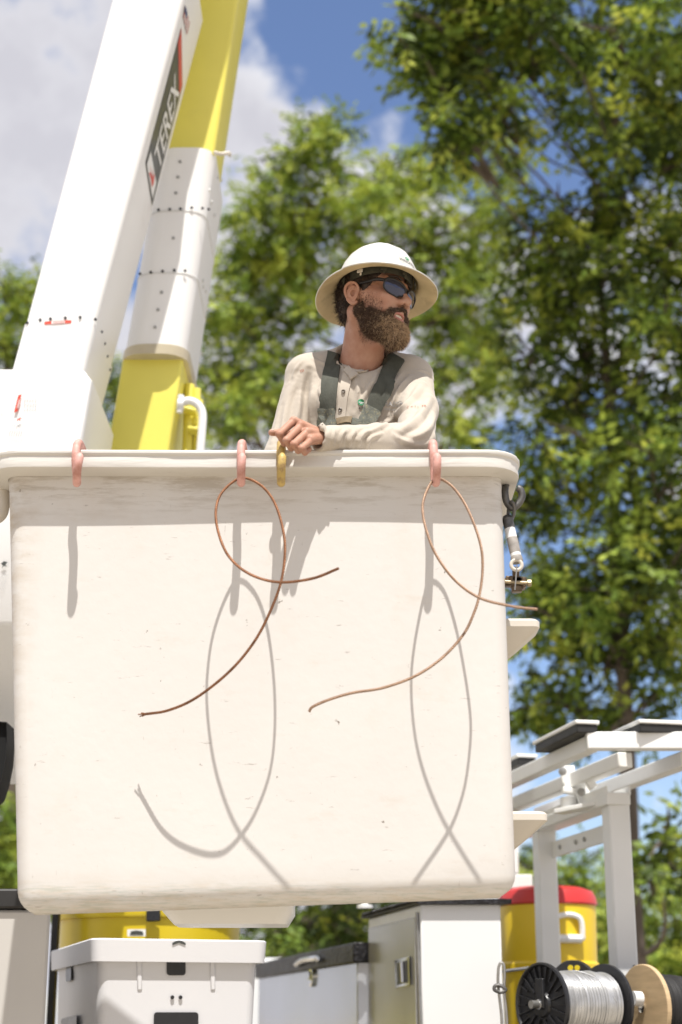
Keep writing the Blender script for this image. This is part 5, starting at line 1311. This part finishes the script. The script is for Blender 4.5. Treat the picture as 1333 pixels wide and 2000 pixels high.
# ------------------------------------------------------------------ trees
def leafmat(name, col, tr):
    m = bpy.data.materials.new(name); m.use_nodes = True; nt = m.node_tree; N = nt.nodes; L = nt.links; bs = N['Principled BSDF']
    bs.inputs['Roughness'].default_value = .55; bs.inputs['Specular IOR Level'].default_value = .22
    t = N.new('ShaderNodeTexCoord'); n = N.new('ShaderNodeTexNoise'); n.inputs['Scale'].default_value = 2.5; n.inputs['Detail'].default_value = 3; L.new(t.outputs['Object'], n.inputs['Vector'])
    mx = N.new('ShaderNodeMix'); mx.data_type = 'RGBA'; mx.inputs[6].default_value = (*col, 1); mx.inputs[7].default_value = (col[0] * 1.6, col[1] * 1.25, col[2] * 1.1, 1)
    r = N.new('ShaderNodeMapRange'); r.inputs[1].default_value = .4; r.inputs[2].default_value = .65; L.new(n.outputs[0], r.inputs[0]); L.new(r.outputs[0], mx.inputs[0]); L.new(mx.outputs[2], bs.inputs['Base Color'])
    tl = N.new('ShaderNodeBsdfTranslucent'); tl.inputs[0].default_value = (*tr, 1); ms = N.new('ShaderNodeMixShader'); ms.inputs[0].default_value = .24
    L.new(bs.outputs[0], ms.inputs[1]); L.new(tl.outputs[0], ms.inputs[2]); L.new(ms.outputs[0], N['Material Output'].inputs[0]); return m
LM = [leafmat('leaf_mid_green', (.125, .20, .03), (.28, .37, .05)), leafmat('leaf_bright_green', (.30, .40, .07), (.52, .62, .09)), leafmat('leaf_deep_shade_green', (.038, .065, .014), (.08, .12, .018))]  # darkest leaf tone carries deep crown shade in its colour
M['bark'] = material('grey_brown_bark', (.14, .11, .085), .9, var=.25, vscale=8, bump=.01, bscale=20, stretch=(1, 1, .25))
def tree(label, base, clumps, leaf, wleaf, cover, seed, trunk_r=.16, mixw=(.5, .3, .2), group='trees behind the trucks', trunk_pts=None, ns_=7):
    """clumps: (px, py, depth, radius in m across, radius up, density)"""
    r = np.random.default_rng(seed); root = tag(empty('leafy_tree', base), label, 'tree', group)
    base = Vector(base); C = [(P(x, y, Y), rx, rz, dn) for x, y, Y, rx, rz, dn in clumps]
    P0 = []; D0 = []; S0_ = []
    for c, rx, rz, dn in C:
        nsub = max(5, int(ns_ * (rx * rz) ** .5 * 3)); dirs = r.normal(size=(nsub, 3)); dirs /= np.linalg.norm(dirs, axis=1, keepdims=True)
        sub = np.array(c) + dirs * np.array([rx, rx, rz]) * (r.random((nsub, 1)) ** .45)
        sr = .22 * min(rx, rz) * (.5 + 1.1 * r.random(nsub)) + .10
        for s_, q in zip(sr, sub):
            nn = int(dn * cover * (s_ ** 2) * 190) + 5; v = r.normal(size=(nn, 3)); v /= np.linalg.norm(v, axis=1, keepdims=True)
            P0.append(q + v * (s_ * (r.random((nn, 1)) ** .5)) * np.array([1.15, 1.15, .75])); dd = v * .9 + np.array([0, 0, -.25]) + r.normal(size=(nn, 3)) * .4; D0.append(dd)
    P0 = np.concatenate(P0); D0 = np.concatenate(D0); D0 /= np.linalg.norm(D0, axis=1, keepdims=True); n = len(P0)
    side = np.cross(D0, np.array([0, 0, 1.]) + r.normal(size=(n, 3)) * .35); side /= np.linalg.norm(side, axis=1, keepdims=True) + 1e-9
    NL = 7; Q = []
    for k in range(NL):                           # a leafy spray: leaflets in two rows and one at the tip
        t = (k // 2) / (NL // 2); sg = (1 if k % 2 else -1) if k < NL - 1 else 0
        b = P0 + D0 * (leaf * 1.9 * t)[..., None] if False else P0 + D0 * (leaf * 1.9 * t)
        ax = D0 * (.55 if sg else 1) + side * sg * .85 + np.array([0, 0, -.30]) + r.normal(size=(n, 3)) * .18; ax /= np.linalg.norm(ax, axis=1, keepdims=True)
        up = np.cross(side, D0) + r.normal(size=(n, 3)) * .55; w = np.cross(ax, up); w /= np.linalg.norm(w, axis=1, keepdims=True) + 1e-9
        ll = leaf * (.7 + .5 * r.random((n, 1))); ww = wleaf * (.8 + .4 * r.random((n, 1)))
        Q.append(np.stack([b, b + ax * ll * .45 + w * ww / 2, b + ax * ll, b + ax * ll * .45 - w * ww / 2], 1))
    V = np.concatenate(Q).reshape(-1, 3); F = np.arange(len(V)).reshape(-1, 4)
    mi = r.choice(3, n, p=mixw); mi = np.tile(mi, NL)
    mesh_obj('crown', V, F, LM, root, False, fmat=mi)
    # trunk and limbs
    mb = MB(); top = max(c.z for c, *_ in C); cx = sum(c.x for c, *_ in C) / len(C); cyy = sum(c.y for c, *_ in C) / len(C)
    pts = trunk_pts or [base, Vector((base.x + .1, base.y, base.z + (top - base.z) * .3)), Vector((lerp(base.x, cx, .4), lerp(base.y, cyy, .4), base.z + (top - base.z) * .6)), Vector((lerp(base.x, cx, .8), lerp(base.y, cyy, .8), base.z + (top - base.z) * .92))]
    sp = [Vector(q) for q in spline(pts, 6)]; N_ = len(sp); mb.tube(sp, [trunk_r * (1 - .8 * i / (N_ - 1)) for i in range(N_)], 12)
    rr = random.Random(seed)
    for c, rx, rz, dn in C:
        best = min(range(N_), key=lambda i: abs((c.z - sp[i].z) - .5 * (Vector((c.x, c.y, 0)) - Vector((sp[i].x, sp[i].y, 0))).length) )
        a = sp[best]; m1 = a.lerp(c, .5) + Vector((rr.uniform(-.3, .3), rr.uniform(-.3, .3), rr.uniform(-.25, .05))); r_ = trunk_r * (1 - .8 * best / N_) * .30
        mb.tube(spline([a, m1, c], 5), [max(r_ * (1 - .8 * i / 10), .012) for i in range(11)], 6)
        for _ in range(5):
            e = c + Vector((rr.uniform(-1, 1) * rx, rr.uniform(-1, 1) * rx, rr.uniform(-.8, .9) * rz)); mb.tube([a.lerp(c, .75), c.lerp(e, .5) + Vector((0, 0, .05)), e], [.02, .014, .005], 5)
    mb.build('trunk', M['bark'], root, smooth=True, sharp=60)
    return n * NL
def gp(px, Y): return (P(px, 1500, Y).x, Y, 0)
tot = 0
# big tree at the right, its boughs hanging into the picture
tot += tree('tall leafy tree filling the right edge, slim grey trunk behind the ladder rack', gp(1233, 14), [
    (850, 40, 12.5, .45, .55, 1.1), (930, -60, 12.5, .7, .6, 1.3), (860, 190, 12.5, .32, .40, .9), (800, 110, 12.5, .22, .3, .5), (1010, 110, 12.8, .6, .55, 1.2), (900, 290, 12.6, .25, .2, .5),
    (1140, 60, 13, .8, .6, 1.3), (1270, 90, 12.5, .8, .7, 1.3), (1200, 230, 12.8, .7, .5, 1.2), (1330, 280, 13, .6, .5, 1.2), (1100, -180, 13, 1.3, .8, 1.1), (1350, -150, 13, 1.2, .8, 1.1), (860, -190, 13, .7, .6, .8),
    (1090, 420, 13.5, .45, .40, 1.), (1200, 400, 13.5, .6, .45, 1.2), (1310, 470, 13, .6, .5, 1.2), (1160, 540, 13.5, .65, .45, 1.3), (1060, 600, 14, .5, .4, 1.1), (1260, 620, 13.5, .7, .45, 1.4), (1130, 680, 14, .6, .35, 1.3),
    (1330, 760, 13.5, .5, .5, 1.2), (1210, 770, 14, .6, .4, 1.3), (1100, 790, 14, .35, .28, 1.), (1180, 880, 13.5, .6, .4, 1.4), (1310, 920, 13, .6, .45, 1.4), (1120, 960, 14, .45, .3, 1.1), (1230, 1010, 13.5, .6, .35, 1.4),
    (1330, 1080, 13, .6, .4, 1.3), (1150, 1130, 14, .45, .3, 1.2), (1240, 1180, 13.5, .55, .35, 1.3), (1100, 1230, 14, .4, .35, 1.1), (1330, 1240, 13.5, .4, .4, 1.1), (1180, 1300, 14, .5, .3, 1.2), (1060, 1350, 14.5, .5, .35, 1.1), (1270, 1370, 14, .4, .25, 1.),
    (960, 20, 12.6, .6, .5, 1.2), (900, 90, 12.5, .5, .45, 1.2), (960, 210, 12.6, .4, .35, 1.), (1040, 880, 14, .35, .3, .8), (1030, 1000, 14.5, .35, .3, .8), (1060, 1110, 14.5, .5, .35, 1.1), (1040, 1200, 14.5, .4, .3, 1.), (1230, 1100, 13.8, .6, .3, 1.3), (1200, 1240, 14, .6, .3, 1.2), (1120, 1380, 14.5, .6, .3, 1.1), (1210, 1420, 14.5, .6, .25, 1.), (1010, 700, 14.5, .4, .3, .8), (1320, 620, 13, .5, .4, 1.2), (1040, 500, 14, .45, .4, 1.),
    (1310, 1640, 13, .42, .28, .9), (1290, 1700, 13, .3, .16, .7), (1420, 400, 14, 1.4, 1.2, .6), (1450, 900, 14, 1.2, 1.2, .6)],
      .120, .056, .88, 11, trunk_r=.12, trunk_pts=[Vector(gp(1236, 14)), P(1234, 1800, 14), P(1228, 1560, 14), P(1215, 1250, 14), P(1190, 800, 14), P(1160, 350, 13.8)], mixw=(.42, .20, .38), ns_=5.5)
# tree behind the man
tot += tree('broad bright green tree directly behind the man in the hat', gp(665, 21), [
    (620, 260, 20, .42, .38, .9), (650, 310, 20, .6, .5, 1.), (540, 330, 20, .42, .32, .8), (590, 400, 20, .8, .5, 1.), (760, 330, 20.5, .7, .45, 1.), (860, 360, 21, .6, .45, .8), (700, 420, 20, .9, .5, 1.2), (500, 430, 20, .55, .4, .9), (480, 520, 20, .65, .5, 1.1),
    (580, 520, 20.5, .9, .5, 1.2), (850, 470, 21, .8, .45, 1.), (920, 540, 21.5, .7, .5, 1.1), (450, 620, 20, .6, .5, 1.2), (540, 640, 20.5, .7, .45, 1.1), (620, 600, 21, .45, .3, .5), (880, 620, 21, .8, .5, 1.2), (950, 420, 21.5, .5, .5, .9), (980, 320, 21.5, .5, .4, .7),
    (440, 730, 20, .6, .5, 1.2), (510, 760, 20.5, .7, .45, 1.2), (600, 800, 21, 1., .5, .8), (890, 740, 21, .7, .45, 1.1), (460, 840, 20, .8, .45, 1.2), (910, 850, 21, .6, .4, .8), (960, 660, 22, .6, .5, 1.), (760, 560, 22, 1.2, .7, .9), (750, 800, 22, 1.2, .7, .9)],
    .125, .060, .88, 12, trunk_r=.22, mixw=(.42, .43, .15))
tot += tree('pale leafy tree showing at the left edge beyond the white boom', gp(20, 21), [
    (20, 560, 20, .5, .35, .9), (50, 620, 20.5, .5, .4, .9), (-30, 640, 20, .7, .5, 1.), (20, 700, 20.5, .5, .35, .8), (-60, 540, 20, .6, .5, .9), (60, 760, 21, .8, .5, 1.), (-40, 850, 21, 1.2, .7, 1.)], .12, .050, .75, 13, mixw=(.4, .5, .1))
tot += tree('green tree glimpsed in the gap between the two booms', gp(235, 22), [
    (225, 760, 22, .5, .4, 1.1), (240, 860, 22, .6, .45, 1.1), (215, 930, 22, .8, .5, 1.), (300, 820, 22.5, .9, .7, 1.)], .12, .05, .8, 14, mixw=(.5, .35, .15))
# lower, denser trees further back
tot += tree('low dense tree under the lift bucket, behind the side toolbox', gp(650, 17), [
    (600, 1800, 17, 1.2, .45, 1.4), (520, 1820, 17.5, 1.0, .4, 1.3), (680, 1830, 17, .8, .4, 1.3), (560, 1880, 17, 1.2, .35, 1.3), (690, 1740, 17.5, 1., .5, 1.2), (450, 1780, 18, 1., .5, 1.2)], .11, .05, .85, 15, mixw=(.3, .1, .6), trunk_r=.25)
tot += tree('low green tree seen between the two rack posts', gp(1130, 22), [
    (1120, 1700, 22, .7, .5, .8), (1150, 1780, 22, .8, .55, 1.2), (1060, 1780, 22.5, .9, .7, 1.1), (1170, 1850, 22, .9, .5, 1.3), (1110, 1880, 22, 1., .5, 1.3), (1030, 1690, 22.5, .4, .4, .8)], .12, .05, .8, 16, mixw=(.4, .4, .2))
tot += tree('rounded green tree at the lower right edge beyond the slim trunk', gp(1310, 20), [
    (1300, 1760, 20, .55, .35, 1.1), (1270, 1850, 20, .7, .5, 1.4), (1330, 1840, 20, .8, .5, 1.4), (1280, 1930, 20, .9, .5, 1.4), (1370, 1950, 20, 1., .5, 1.3), (1360, 1740, 20.5, .5, .4, 1.)], .12, .05, .8, 17, mixw=(.5, .35, .15))
tot += tree('low green tree at the lower left edge below the black bag', gp(-10, 19), [
    (10, 1600, 19, .5, .4, 1.), (20, 1700, 19, .7, .45, 1.2), (-30, 1650, 19, .8, .6, 1.1), (0, 1780, 19, .9, .5, 1.2)], .11, .05, .8, 18, mixw=(.5, .35, .15))
